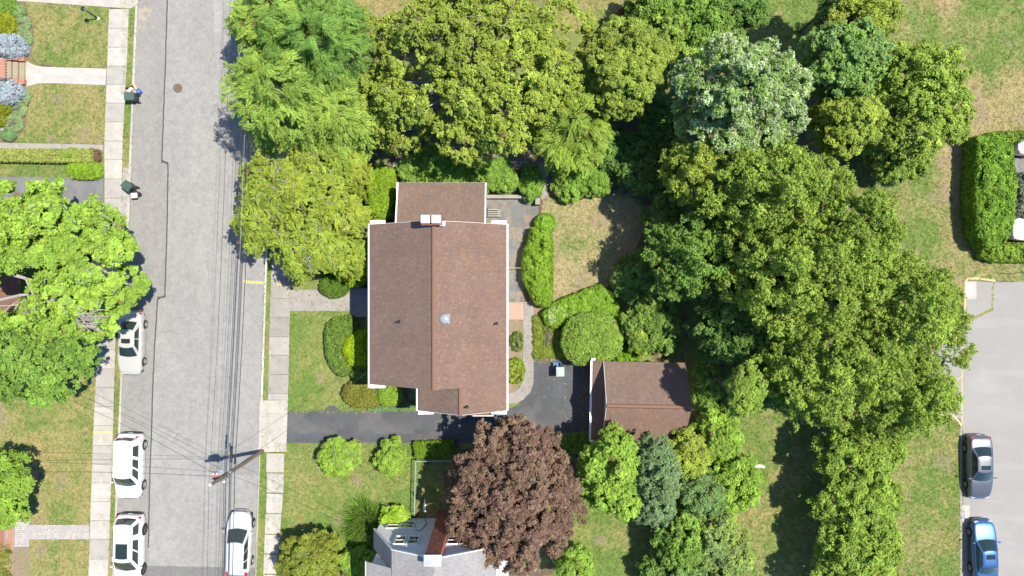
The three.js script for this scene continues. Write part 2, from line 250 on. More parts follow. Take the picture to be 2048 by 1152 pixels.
kerb('low weathered kerb half buried in the grass verge', (y) => [ke(y) + 0.2, ke(y) + 3], 905, 1230, 60, 0, [MAT.concrete[4], MAT.greyConcrete]);
// parking lot kerb with worn yellow paint
const yellowWorn = new THREE.MeshStandardMaterial({ map: tex(256, 256, (i, j) => { const w = sst(0.42, 0.6, fbm(i / 24, j / 24, 4)); return mul3(mix3([0.55, 0.42, 0.13], [0.46, 0.4, 0.3], w), 0.85 + 0.3 * hash(i, j)); }, true, [0.8, 0.8]), roughness: 0.9 });
{
  const g = thing('lot_kerb', 'parking lot kerb with worn yellow paint', 'kerb'); g.userData.kind = 'structure';
  const runs = [[[1991, 562], [1960, 557], [1936, 557], [1931, 562], [1930.5, 590], [1930, 620], [1930, 642], [1926, 660], [1912, 678]], [[1862, 832], [1880, 829.5], [1898, 829], [1908, 833], [1918, 843], [1923.5, 853]]];
  runs.forEach((l) => { for (let i = 1; i < l.length; i++) { const a = P(...l[i - 1]), b = P(...l[i]), d = b.clone().sub(a), L = d.length(); const m = part(g, 'kerb_stone', rbox(0.16, 0.27, L - 0.02, 0, -0.115, 0, 0.015, 1), yellowWorn); m.position.copy(a).lerp(b, 0.5); m.rotation.y = Math.atan2(d.x, d.z); } });
  for (let y = 856; y < 1200; y += 60) { const m = part(g, 'kerb_stone', slabGeo(pp([[1920.5, y], [1923.6, y], [1923.4, y + 59], [1920.3, y + 59]]), -0.25, 0.015, 0.012), MAT.concrete[4]); }
}
// painted hatching, spray marks
const yellowPaint = new THREE.MeshStandardMaterial({ color: rgb([0.5, 0.4, 0.18]), roughness: 0.85, map: grainTex });
function stripe(g, a, b, w, y = -0.116) { const A = P(...a), B = P(...b), d = B.clone().sub(A), n = new THREE.Vector3(-d.z, 0, d.x).normalize().multiplyScalar(w / 2); part(g, 'stripe', sheetGeo([A.clone().add(n), A.clone().sub(n), B.clone().sub(n), B.clone().add(n)], y), yellowPaint); }
{ const g = thing('lot_marking', 'faded yellow hatched stripes on the parking lot', 'road marking'); g.userData.kind = 'structure';
  for (const [a, b] of [[[1926.5, 672], [1926, 858]], [[1924, 754], [1850, 812]], [[1925, 791], [1885, 827]], [[1924, 819], [1913, 829]], [[1900, 745], [1850, 776]]]) stripe(g, a, b, 0.09); }
const yellowSpray = mat([0.75, 0.55, 0.1], 0.9);
function spray(label, cx, cy, wpx, hpx, y, seed, tilt = 0) {
  const r = rng(seed), g = thing('spray_marking', label, 'spray paint'); g.userData.kind = 'structure';
  const n = Math.max(4, Math.round(wpx / 4.2));
  for (let i = 0; i < n; i++) { const x = cx - wpx / 2 + (i + 0.5) * wpx / n, yy = cy + tilt * (x - cx); for (let k = 0; k < 2; k++) { const A = P(x - 1.6 * r(), yy - hpx / 2 * (0.5 + 0.5 * r())), B = P(x + 1.8 * r(), yy + hpx / 2 * (0.4 + 0.6 * r())), d = B.clone().sub(A), q = new THREE.Vector3(-d.z, 0, d.x).normalize().multiplyScalar(0.028); part(g, 'stroke', sheetGeo([A.clone().add(q), A.clone().sub(q), B.clone().sub(q), B.clone().add(q)], y + k * 0.002 + i * 0.0004), yellowSpray); } }
}
spray('yellow utility letters sprayed on the asphalt by the east kerb', 506, 564.5, 40, 6.5, -0.114, 3, 0.06);
spray('small yellow spray mark on the grey sidewalk slab', 564, 569, 17, 5, 0.032, 4);
spray('yellow spray marks across the west sidewalk joint', 206, 865, 38, 6, 0.03, 5);
// the worn lot island joint, grass in the seam
{ const g = thing('lot_crack', 'grass-filled seam across the corner of the parking lot', 'crack'); g.userData.kind = 'stuff';
  const m = mat([0.25, 0.23, 0.07], 1), l = [[1931, 645], [1945, 638], [1962, 631], [1976, 624], [1987, 619], [1988, 600], [1989, 564]];
  const gs = []; const r = rng(5); for (let i = 1; i < l.length; i++) for (let k = 0; k < 26; k++) { const t = r(), q = P(lerp(l[i - 1][0], l[i][0], t), lerp(l[i - 1][1], l[i][1], t)); if (i > 4 && r() < 0.55) continue; const e = 0.05 + 0.09 * r(); gs.push(new THREE.ConeGeometry(e, 0.05 + 0.06 * r(), 5).translate(q.x + 0.1 * (r() - 0.5), -0.09, q.z + 0.1 * (r() - 0.5))); }
  part(g, 'weeds', merge(gs), m); }

// ---------------------------------------------------------------- roofs and houses
function shingleTex(pal, seed, orange) {
  const N = 1024, r = rng(seed), rows = 43, cols = 20, t = [];   // 6 m x 6 m
  for (let j = 0; j < rows; j++) { t.push([]); for (let i = 0; i < cols * 3; i++) { const q = r(); let c = q < 0.5 ? pal[0] : q < 0.78 ? pal[1] : pal[2]; if (r() < orange) c = pal[3]; t[j].push(mul3(c, 0.92 + 0.16 * r())); } }
  return tex(N, N, (i, j) => { const row = Math.floor(j / N * rows), u = (i / N * cols * 3 + (row % 3) * 1.3 + row * 0.37) % (cols * 3); const c = t[row][Math.floor(u)]; const w = 0.95 + 0.2 * (fbm(i / 90, j / 90, 3, 0) - 0.5) + 0.14 * (fbm(i / 14, j / 200, 3, 0) - 0.5); return mul3(c, w * (0.85 + 0.3 * hash(i, j))); }, true, [1 / 6, 1 / 6]);
}
const brownRoof = new THREE.MeshStandardMaterial({ map: shingleTex([[0.17, 0.106, 0.079], [0.158, 0.1, 0.077], [0.182, 0.113, 0.083], [0.235, 0.13, 0.073]], 3, 0.065), roughness: 0.92, bumpMap: grainBump, bumpScale: 0.004 });
const brownRoofWorn = new THREE.MeshStandardMaterial({ map: shingleTex([[0.158, 0.108, 0.084], [0.147, 0.102, 0.082], [0.168, 0.113, 0.087], [0.215, 0.125, 0.073]], 4, 0.045), roughness: 0.92, bumpMap: grainBump, bumpScale: 0.004 });
const greyRoof = new THREE.MeshStandardMaterial({ map: shingleTex([[0.255, 0.246, 0.238], [0.24, 0.23, 0.224], [0.275, 0.263, 0.255], [0.26, 0.245, 0.225]], 5, 0.05), roughness: 0.9, bumpMap: grainBump, bumpScale: 0.004 });
const brownCap = mat([0.21, 0.115, 0.075], 0.9, { map: grainTex });
function slope(o, along, L, up, S, thick = 0.06, exp = 0.142) {   // shingle courses, each lapping the one below; o = eave corner, along/up unit vectors
  const n = along.clone().cross(up); if (n.y < 0) n.negate();
  const pos = [], uv = [], k = Math.ceil(S / exp), q = (a, s, h) => o.clone().addScaledVector(along, a).addScaledVector(up, s).addScaledVector(n, h);
  const quad = (a, b, c, d, ua, ub, uc, ud) => { for (const [v, t] of [[a, ua], [b, ub], [c, uc], [a, ua], [c, uc], [d, ud]]) { pos.push(v.x, v.y, v.z); uv.push(t[0], t[1]); } };
  for (let i = 0; i < k; i++) {
    const s0 = i * exp, s1 = Math.min(S, s0 + exp), h0 = 0.03, h1 = 0.002;
    quad(q(0, s0, h0), q(L, s0, h0), q(L, s1, h1), q(0, s1, h1), [0, s0], [L, s0], [L, s1], [0, s1]);
    quad(q(0, s0, -0.004), q(L, s0, -0.004), q(L, s0, h0), q(0, s0, h0), [0, s0], [L, s0], [L, s0], [0, s0]);
  }
  for (const [a, b] of [[0, 0], [L, L]]) quad(q(a, 0, 0.01), q(b, S, 0.01), q(b, S, -thick), q(a, 0, -thick), [0, 0], [S, 0], [S, 0.1], [0, 0.1]);
  quad(q(0, 0, -thick), q(L, 0, -thick), q(L, S, -thick), q(0, S, -thick), [0, 0], [L, 0], [L, S], [0, S]);
  quad(q(0, 0, 0.01), q(L, 0, 0.01), q(L, 0, -thick), q(0, 0, -thick), [0, 0], [L, 0], [L, 0.1], [0, 0.1]);
  const g = new THREE.BufferGeometry(); g.setAttribute('position', new THREE.Float32BufferAttribute(pos, 3)); g.setAttribute('uv', new THREE.Float32BufferAttribute(uv, 2)); g.computeVertexNormals(); return g;
}
const V = (x, y, z) => new THREE.Vector3(x, y, z);
function slopeXY(A, B, z0, z1) { const up = V(B[0] - A[0], B[1] - A[1], 0), S = up.length(); return slope(V(A[0], A[1], z0), V(0, 0, 1), z1 - z0, up.normalize(), S); }   // eave A, ridge B given as [x, y], runs along z
function slopeZY(A, B, x0, x1) { const up = V(0, B[1] - A[1], B[0] - A[0]), S = up.length(); return slope(V(x0, A[1], A[0]), V(1, 0, 0), x1 - x0, up.normalize(), S); }    // eave A, ridge B given as [z, y], runs along x
function gableWall(pts, t, axis) { const g = new THREE.ExtrudeGeometry(new THREE.Shape(pts.map(([a, b]) => new THREE.Vector2(a, b))), { depth: t, bevelEnabled: false }); return axis === 'x' ? g.rotateY(-Math.PI / 2) : g; }
function windowAt(parent, c, w, h, face, name = 'window') {       // face: 'n','s','e','w'
  const g = new THREE.Group(); g.name = name; parent.add(g); g.position.copy(c); g.rotation.y = { n: Math.PI, s: 0, e: Math.PI / 2, w: -Math.PI / 2 }[face];
  const f = 0.09; part(g, 'frame', merge([box(w + 2 * f, f, 0.08, 0, h / 2 + f / 2, 0.02), box(w + 2 * f, f, 0.12, 0, -h / 2 - f / 2, 0.03), box(f, h, 0.08, -w / 2 - f / 2, 0, 0.02), box(f, h, 0.08, w / 2 + f / 2, 0, 0.02), box(w, 0.05, 0.06, 0, 0, 0.025)]), MAT.white);
  part(g, 'pane', box(w, h / 2 - 0.025, 0.02, 0, h / 4 + 0.0125, 0.012), MAT.glass); part(g, 'pane', box(w, h / 2 - 0.025, 0.02, 0, -h / 4 - 0.0125, 0.006), MAT.glass);
  return g;
}
const sidingWhite = mat([0.6, 0.6, 0.59], 0.7), sidingBrick = MAT.brick;
{ // the brown-roofed house; local metres, turned very slightly as in the photograph
  const hs = thing('house', 'large two storey house with brown shingle gable roofs and white eaves', 'house', V(0, 0, 0), 0);
  const EL = [-9.77, 5.5], ER = [-0.38, 5.5], RD = [-5.075, 8.32];            // main gable eaves and ridge
  const z0 = -4.37, z1 = 6.62, z2 = 8.43;
  const pitch = (RD[1] - EL[1]) / (RD[0] - EL[0]);
  const XL = [-6.45, 5.5], XR2 = [(XL[0] + ER[0]) / 2, 5.5 + pitch * (ER[0] - XL[0]) / 2];
  part(hs, 'wall', merge([gableWall([[EL[0] + 0.35, 0], [ER[0] - 0.35, 0], [ER[0] - 0.35, 5.62], [RD[0], 8.2], [EL[0] + 0.35, 5.62]], z1 - z0 - 0.3).translate(0, 0, z0 + 0.15)]), sidingWhite);
  part(hs, 'wall', gableWall([[XL[0] + 0.35, 0], [ER[0] - 0.352, 0], [ER[0] - 0.352, 5.6], [XR2[0], XR2[1] - 0.12], [XL[0] + 0.35, 5.6]], z2 - z1 + 0.02).translate(0, 0, z1 - 0.17), sidingWhite);
  part(hs, 'wall', box(5.9, 3.0, 3.4, -5.06, 1.5, -5.85), sidingWhite);
  part(hs, 'roof_slope', slopeXY(EL, RD, z0, z1), brownRoofWorn);
  part(hs, 'roof_slope', slopeXY(ER, RD, z0, z1), brownRoof);
  part(hs, 'roof_slope', slopeXY(ER, XR2, z1, z2), brownRoof);
  part(hs, 'roof_slope', slopeXY(XL, XR2, z1 - 0.16, z2), brownRoofWorn);
  part(hs, 'roof_slope', slopeZY([-7.6, 3.05], [z0 + 0.14, 4.15], -8.2, -1.95), brownRoofWorn);
  for (const [a, b, c] of [[RD, z0, z1], [XR2, z1, z2]]) { const caps = []; for (let z = b; z < c - 0.05; z += 0.2) caps.push(new THREE.CylinderGeometry(0.115, 0.125, Math.min(0.22, c - z), 6, 1, false).rotateX(Math.PI / 2).scale(1.15, 0.42, 1).translate(a[0], a[1] + 0.012 + 0.004 * ((z * 5) & 1), z + 0.11)); part(hs, 'ridge_cap', merge(caps), brownCap); }
  // gutters and fascias
  const gut = (x, y, a, b, s) => { const sh = new THREE.Shape([[0, 0], [0.12, 0.02], [0.125, 0.11], [0.11, 0.11], [0.105, 0.03], [0.012, 0.015], [0.012, 0.11], [0, 0.11]].map(([u, v]) => new THREE.Vector2(u * s, v))); return new THREE.ExtrudeGeometry(sh, { depth: b - a, bevelEnabled: false }).translate(x, y, a); };
  part(hs, 'gutter', gut(EL[0] - 0.02, 5.36, z0 - 0.05, z1 + 0.25, -1), MAT.gutter); part(hs, 'gutter', gut(ER[0] + 0.02, 5.36, z0 - 0.05, z2 + 0.02, 1), MAT.gutter);
  part(hs, 'gutter', gut(XL[0] - 0.02, 5.36, z1 + 0.1, z2 + 0.02, -1), MAT.gutter);
  part(hs, 'gutter', gut(0, 0, 0, 6.5, -1).rotateY(Math.PI / 2).translate(-8.33, 2.94, -7.62), MAT.gutter);
  part(hs, 'fascia', box(0.05, 0.2, 3.2, -8.24, 0, 0).rotateX(0).translate(0, 3.5, -5.95), MAT.white);
  for (const x of [-8.24, -1.9]) { const f = part(hs, 'fascia', box(0.1, 0.16, 3.5), MAT.white); f.rotation.x = -Math.atan2(1.1, 3.37); f.position.set(x, 3.6, -5.92); }
  // box returns at the gable corners
  const ret = (x, z, s, t) => part(hs, 'eave_return', merge([rbox(1.05, 0.14, 0.3, x + s * 0.5, 5.36, z + t * 0.12, 0.012, 1), gableWall([[0, 0], [s * 1.05, 0], [0, s * pitch * 0 + 0.12]], 0.28).translate(x, 5.43, z + t * 0.12 - 0.14)]), MAT.white);
  ret(EL[0], z0 - 0.16, 1, 0); ret(EL[0], z1 + 0.13, 1, 0); ret(ER[0], z0 - 0.13, -1, 0); ret(XL[0], z2 + 0.12, 1, 0); ret(ER[0], z2 + 0.12, -1, 0);
  const rake = (A, B, z) => { const a = V(A[0], A[1] - 0.1, z), b = V(B[0], B[1] - 0.1, z), d = b.clone().sub(a), m = box(d.length(), 0.16, 0.03).rotateZ(Math.atan2(d.y, d.x)).translate((a.x + b.x) / 2, (a.y + b.y) / 2, z); return m; };
  part(hs, 'rake_board', merge([rake(EL, RD, z0 - 0.005), rake(RD, ER, z0 - 0.005)]), MAT.white); part(hs, 'rake_board', merge([rake(XL, XR2, z2 + 0.008), rake(XR2, ER, z2 + 0.008)]), MAT.white);
  // small bay roof under the south gable
  part(hs, 'bay', rbox(1.3, 2.6, 0.5, -2.05, 3.5, 8.52, 0.02, 1), sidingWhite);
  part(hs, 'bay_roof', slopeZY([8.86, 4.9], [8.35, 5.25], -2.78, -1.3), brownRoof); part(hs, 'fascia', box(1.56, 0.1, 0.06, -2.04, 4.86, 8.9), MAT.white);
  // chimney with two metal flue caps
  const ch = part(hs, 'chimney', merge([rbox(1.25, 2.3, 0.55, -5.15, 7.8, z0 + 0.02, 0.01, 1), rbox(1.36, 0.14, 0.66, -5.15, 8.9, z0 + 0.02, 0.01, 1)]), MAT.brick);
  for (const x of [-5.5, -4.82]) { part(ch, 'flue_cap', merge([rbox(0.6, 0.16, 0.55, x, 9.27, z0, 0.05, 2), box(0.5, 0.2, 0.46, x, 9.07, z0)]), mat([0.62, 0.64, 0.68], 0.35, { metalness: 0.35 })); }
  part(hs, 'flashing', box(1.5, 0.02, 0.34, -5.05, 8.42, z0 + 0.2), mat([0.45, 0.47, 0.52], 0.4, { metalness: 0.4 }));
  // attic fan and vent pipes
  const onR = (px, py) => { const g = 8.05; return P(px, py, g); };
  { const c = P(889, 638, 8.05); const yy = 5.5 - pitch * (c.x - ER[0]); const fan = part(hs, 'roof_fan', merge([new THREE.SphereGeometry(0.33, 20, 8, 0, Math.PI * 2, 0, Math.PI / 2).scale(1, 0.42, 1).translate(c.x, yy + 0.2, c.z), cyl(0.33, 0.33, 0.05, c.x, yy + 0.18, c.z, 20), cyl(0.24, 0.24, 0.3, c.x, yy + 0.05, c.z, 12), box(0.5, 0.02, 0.6, 0, 0, 0).rotateZ(-pitch).translate(c.x + 0.12, yy + 0.015, c.z)]), mat([0.23, 0.26, 0.28], 0.5)); }
  for (const [px, py, side] of [[800, 643, -1], [992, 648, 1], [934, 811, 1]]) { const c = P(px, py, 6.6), yy = side < 0 ? 5.5 + pitch * (c.x - EL[0]) : 5.5 - pitch * (c.x - ER[0]); part(hs, 'vent_pipe', merge([cyl(0.07, 0.07, 0.5, c.x, yy + 0.2, c.z, 10), cyl(0.14, 0.09, 0.1, c.x, yy + 0.04, c.z, 10)]), MAT.black); }
  // windows and doors on the walls
  for (const z of [-3, 0.2, 2.4, 5]) for (const y of [1.6, 4.2]) { if (!(y < 2 && z > 0 && z < 1)) windowAt(hs, V(EL[0] + 0.35, y, z), 1, 1.4, 'w'); windowAt(hs, V(ER[0] - 0.35, y, z), 1, 1.4, 'e'); }
  part(hs, 'front_door', rbox(0.08, 2.1, 1, EL[0] + 0.33, 1.25, 0.9, 0.01, 1), mat([0.05, 0.03, 0.03], 0.4));
}
{ // slate stoop in front of the door
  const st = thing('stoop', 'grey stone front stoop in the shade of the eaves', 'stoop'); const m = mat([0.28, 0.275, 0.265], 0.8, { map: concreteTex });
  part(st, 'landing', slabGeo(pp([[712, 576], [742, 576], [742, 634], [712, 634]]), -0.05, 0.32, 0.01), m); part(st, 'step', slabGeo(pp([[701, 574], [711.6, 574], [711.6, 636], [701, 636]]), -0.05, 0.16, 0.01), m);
  for (const y of [575.5, 634.5]) { const rl = []; const a = P(702, y).setY(0.95), b = P(740, y).setY(1.25); rl.push(bar(a, b, 0.018)); for (const t of [0, 0.33, 0.66, 1]) { const q = a.clone().lerp(b, t); rl.push(bar(V(q.x, 0.1, q.z), q, 0.012)); } part(st, 'railing', merge(rl), MAT.darkMetal); }
}
{ // garage
  const g = thing('garage', 'detached garage with brown shingle gable roof and white front trim', 'garage', V(0, 0, 0), 0);
  const c = V(9.6, 0, 8.28), rot = -0.018;
  g.position.copy(c); g.rotation.y = rot;      // group at its own base
  const hw = 2.96, hz = 2.88, eh = 2.7, rh = 4.75;
  part(g, 'wall', gableWall([[-2.62, 0], [2.62, 0], [2.62, 2.78], [0, 4.62], [-2.62, 2.78]], 5.7, 'x').translate(2.86, 0, 0), sidingWhite);
  part(g, 'roof_slope', slopeZY([-hz, eh], [0, rh], -hw, hw), brownRoofWorn); part(g, 'roof_slope', slopeZY([hz, eh], [0, rh], -hw, hw), brownRoof);
  { const caps = []; for (let x = -hw; x < hw - 0.05; x += 0.2) caps.push(new THREE.CylinderGeometry(0.115, 0.125, 0.22, 6).rotateZ(Math.PI / 2).scale(1, 0.42, 1.15).translate(x + 0.1, rh + 0.012 + 0.004 * ((x * 5) & 1), 0)); part(g, 'ridge_cap', merge(caps), brownCap); }
  part(g, 'pent_roof', slope(V(-3.76, 2.32, -2.92), V(0, 0, 1), 5.84, V(0.9, 0.34, 0).normalize(), 0.96), brownRoofWorn);
  part(g, 'gutter', merge([box(0.13, 0.1, 5.8, -3.83, 2.3, 0)]), MAT.gutter);
  for (const z of [-3, 3]) part(g, 'end_block', rbox(0.3, 0.4, 0.16, -3.7, 2.22, z, 0.01, 1), MAT.white);
  for (const s of [-1, 1]) { const rb = part(g, 'rake_board', box(0.03, 0.16, 3.53), MAT.white); rb.rotation.x = s * Math.atan2(rh - eh, hz); rb.position.set(-2.98, (rh + eh) / 2 - 0.1, s * hz / 2); }
  for (const z of [-1.35, 1.35]) { const d = part(g, 'garage_door', rbox(0.06, 2.1, 2.4, -2.9, 1.06, z, 0.01, 1), mat([0.55, 0.54, 0.52], 0.6)); for (let k = 1; k < 4; k++) part(d, 'panel', rbox(0.03, 0.44, 2.3, -2.94, k * 0.52 - 0.24, z, 0.01, 1), MAT.white); }
}
{ // grey-roofed Dutch colonial at the southern edge
  const h = thing('gambrel_house', 'white clapboard house with grey gambrel roof and red brick chimney', 'house', V(0, 0, 0));
  const z0 = 17.58, zE = 30, R = [-5.02, 8.6], BL = [-7.99, 7.05], EL = [-9.98, 3.0], BR = [-2.05, 7.05], ER = [-0.06, 3.0];
  const lim = (y) => y < 3 ? 4.8 : y < 7.05 ? lerp(4.85, 2.9, (y - 3) / 4.05) : lerp(2.9, 0.02, (y - 7.05) / 1.5);
  const boards = []; for (let y = 0.3; y < 8.45; y += 0.155) { const w0 = lim(y), w1 = lim(y + 0.155); const s = new THREE.Shape([[-w0, 0], [w0, 0], [w1, 0.15], [-w1, 0.15]].map(([a, b]) => new THREE.Vector2(a, b))); const b = new THREE.ExtrudeGeometry(s, { depth: 0.05, bevelEnabled: false }); b.rotateX(-0.12).translate(R[0], y, z0 - 0.03); boards.push(b); }
  part(h, 'wall', merge(boards), sidingWhite);
  part(h, 'wall', gableWall([[EL[0] + 0.2, 0], [ER[0] - 0.2, 0], [ER[0] - 0.2, 2.9], [BR[0] - 0.12, 6.9], [R[0], 8.4], [BL[0] + 0.12, 6.9], [EL[0] + 0.2, 2.9]], zE - z0).translate(0, 0, z0 + 0.05), sidingWhite);
  part(h, 'roof_slope', slopeXY(EL, BL, z0 - 0.12, z0 + 1.25), greyRoof); part(h, 'roof_slope', slopeXY(ER, BR, z0 - 0.12, z0 + 1.25), greyRoof);
  part(h, 'roof_slope', slopeXY(BL, R, z0 - 0.12, zE), greyRoof); part(h, 'roof_slope', slopeXY(BR, R, z0 - 0.12, zE), greyRoof);
  // shed dormers on both sides
  for (const s of [-1, 1]) { const x = (v) => R[0] + s * v, we = s < 0 ? 4.6 : 3.6;
    const d = part(h, 'dormer', gableWall([[x(2.8), 3.2], [x(we), 3.2], [x(we), 5.95], [x(2.8), 6.95]], zE - z0 - 1.3).translate(0, 0, z0 + 1.3), sidingWhite);
    const A = [x(we + 0.35), 5.82], B = [x(2.6), 7.2]; part(d, 'dormer_roof', slopeXY(A, B, z0 + 1.12, zE), greyRoof); part(d, 'fascia', box(0.05, 0.16, zE - z0 - 1.1, A[0] + s * 0.03, 5.78, (z0 + 1.1 + zE) / 2), MAT.white); }
  const rb = (A, B) => { const a = V(A[0], A[1] - 0.06, 0), b = V(B[0], B[1] - 0.06, 0), d = b.clone().sub(a); return box(d.length(), 0.18, 0.05).rotateZ(Math.atan2(d.y, d.x)).translate((a.x + b.x) / 2, (a.y + b.y) / 2, z0 - 0.15); };
  part(h, 'rake_board', merge([rb(EL, BL), rb(BL, R), rb(R, BR), rb(BR, ER)]), MAT.white);
  for (const [x, y, w, hh] of [[-7.75, 5.05, 0.62, 1.35], [-6.85, 5.05, 0.62, 1.35], [-4.1, 5.05, 0.62, 1.35], [-3.2, 5.05, 0.62, 1.35], [-8.7, 1.9, 0.85, 1.3], [-7.7, 1.9, 0.85, 1.3], [-2.2, 1.9, 0.8, 1.3]]) windowAt(h, V(x, y, z0 - 0.06), w, hh, 'n');
  // brick chimney with shoulders, each course of brick a band
  const bandG = (i) => { const y = i * 0.155, t = clamp((y - 2.0) / 0.8), w = lerp(1.75, 1.02, t), cx = lerp(-4.75, -5.05, t); return [w, cx, y]; };
  const chimney = new THREE.Group(); chimney.name = 'chimney'; h.add(chimney);
  const core = []; for (let i = 0; i < 59; i++) { const [w, cx, y] = bandG(i); core.push(box(w - 0.02, 0.155, 0.56, cx, y + 0.0775, z0 - 0.3)); } part(chimney, 'mortar_core', merge(core), MAT.mortar);
  const bmats = [mat([0.24, 0.07, 0.04], 0.9), mat([0.29, 0.09, 0.05], 0.9), mat([0.2, 0.06, 0.038], 0.9), mat([0.33, 0.115, 0.07], 0.9)]; const rb2 = rng(9); const lots = [[], [], [], []];
  for (let i = 0; i < 59; i++) { const [w, cx, y] = bandG(i), n = Math.round(w / 0.21); for (let k = 0; k <= n; k++) { const bw = w / n, x = cx - w / 2 + (k + (i % 2 ? 0 : 0.5)) * bw - bw / 2, a = Math.max(x - bw / 2 + 0.008, cx - w / 2), b = Math.min(x + bw / 2 - 0.008, cx + w / 2); if (b - a > 0.03) lots[Math.floor(rb2() * 4)].push(box(b - a, 0.135, 0.6, (a + b) / 2, y + 0.0775, z0 - 0.3)); } }
  lots.forEach((l, k) => { const m = part(chimney, 'bricks', merge(l), bmats[k]); m.userData.kind = 'stuff'; });
  part(chimney, 'cap', merge([rbox(1.12, 0.1, 0.74, -5.05, 9.2, z0 - 0.26, 0.01, 1), new THREE.ConeGeometry(0.74, 0.22, 4).rotateY(Math.PI / 4).scale(1.05, 1, 0.68).translate(-5.05, 9.36, z0 - 0.26)]), mat([0.55, 0.57, 0.6], 0.35, { metalness: 0.3 }));
  { const cv = new THREE.CatmullRomCurve3([P(848, 1026, 0.3), P(850, 1038, 0.6), V(-6.4, 1.4, z0 - 0.08), V(-6.5, 2.6, z0 - 0.08), V(-6.7, 3.2, z0 - 0.08), V(-7.0, 3.0, z0 - 0.08)]); part(h, 'cable', new THREE.TubeGeometry(cv, 30, 0.02, 5), MAT.darkMetal); }
}
{ // brown-roofed porch of the house at the western edge, mostly under the maple
  const h = thing('porch_house', 'house corner with dark reddish roof under the bright maple', 'house', V(0, 0, 0));
  part(h, 'wall', box(7, 2.9, 8, -41.2, 1.45, -0.6), sidingWhite);
  part(h, 'roof_slope', slopeXY([-35.6, 3.0], [-42, 5.2], -4.6, 3.4), new THREE.MeshStandardMaterial({ map: brownRoof.map, color: rgb([1, 0.8, 0.75]), roughness: 0.9 }));
}
// brick steps with stone treads between the blue spruces
{
  const s = thing('brick_steps', 'red brick landing with three stone treads and iron handrails', 'steps');
  const yA = 121, yB = 165, X = (px) => P(px, 0).x, Z = (py) => P(0, py).z, n = 3;
  part(s, 'landing', box(X(20) - X(-60), 0.62, Z(yB) - Z(yA), (X(20) + X(-60)) / 2, 0.31, (Z(yA) + Z(yB)) / 2), MAT.mortar);
  const br = []; { const w = 0.21, hgt = 0.105; for (let z = Z(yA) + 0.03; z < Z(yB) - 0.06; z += hgt) for (let x = X(-60), k = 0; x < X(19); x += w, k++) br.push(box(w - 0.014, 0.012, hgt - 0.014, x + w / 2 + ((Math.round(z / hgt) & 1) ? 0.1 : 0), 0.626, z + hgt / 2)); }
  const bm = part(s, 'bricks', merge(br), MAT.brickPale); bm.userData.kind = 'stuff';
  [[20, 30.5, 0.47], [30.5, 41, 0.31], [41, 51.5, 0.16]].forEach(([a, b, y]) => part(s, 'tread', rbox(X(b) - X(a) - 0.02, y, Z(160) - Z(126), (X(a) + X(b)) / 2, y / 2, (Z(126) + Z(160)) / 2, 0.02, 1), mat([0.33, 0.28, 0.19], 0.9, { map: concreteTex })));
  for (const [a, b] of [[114, 125], [160.5, 171]]) part(s, 'cheek_wall', merge([rbox(X(44) - X(18), 0.5, Z(b) - Z(a) - 0.06, (X(18) + X(44)) / 2, 0.25, (Z(a) + Z(b)) / 2, 0.02, 1), rbox(X(54) - X(43), 0.36, Z(b) - Z(a), (X(43) + X(54)) / 2, 0.18, (Z(a) + Z(b)) / 2, 0.02, 1)]), MAT.brickPale);
  for (const y of [119, 166.5]) { const l = [bar(V(X(-10), 1.5, Z(y)), V(X(20), 1.5, Z(y)), 0.02), bar(V(X(20), 1.5, Z(y)), V(X(36), 1.2, Z(y)), 0.02)]; for (let x = -8; x < 36; x += 5) l.push(bar(V(X(x), 0.4, Z(y)), V(X(x), x < 20 ? 1.5 : lerp(1.5, 1.2, (x - 20) / 16), Z(y)), 0.011)); part(s, 'handrail', merge(l), mat([0.09, 0.045, 0.04], 0.6)); }
}
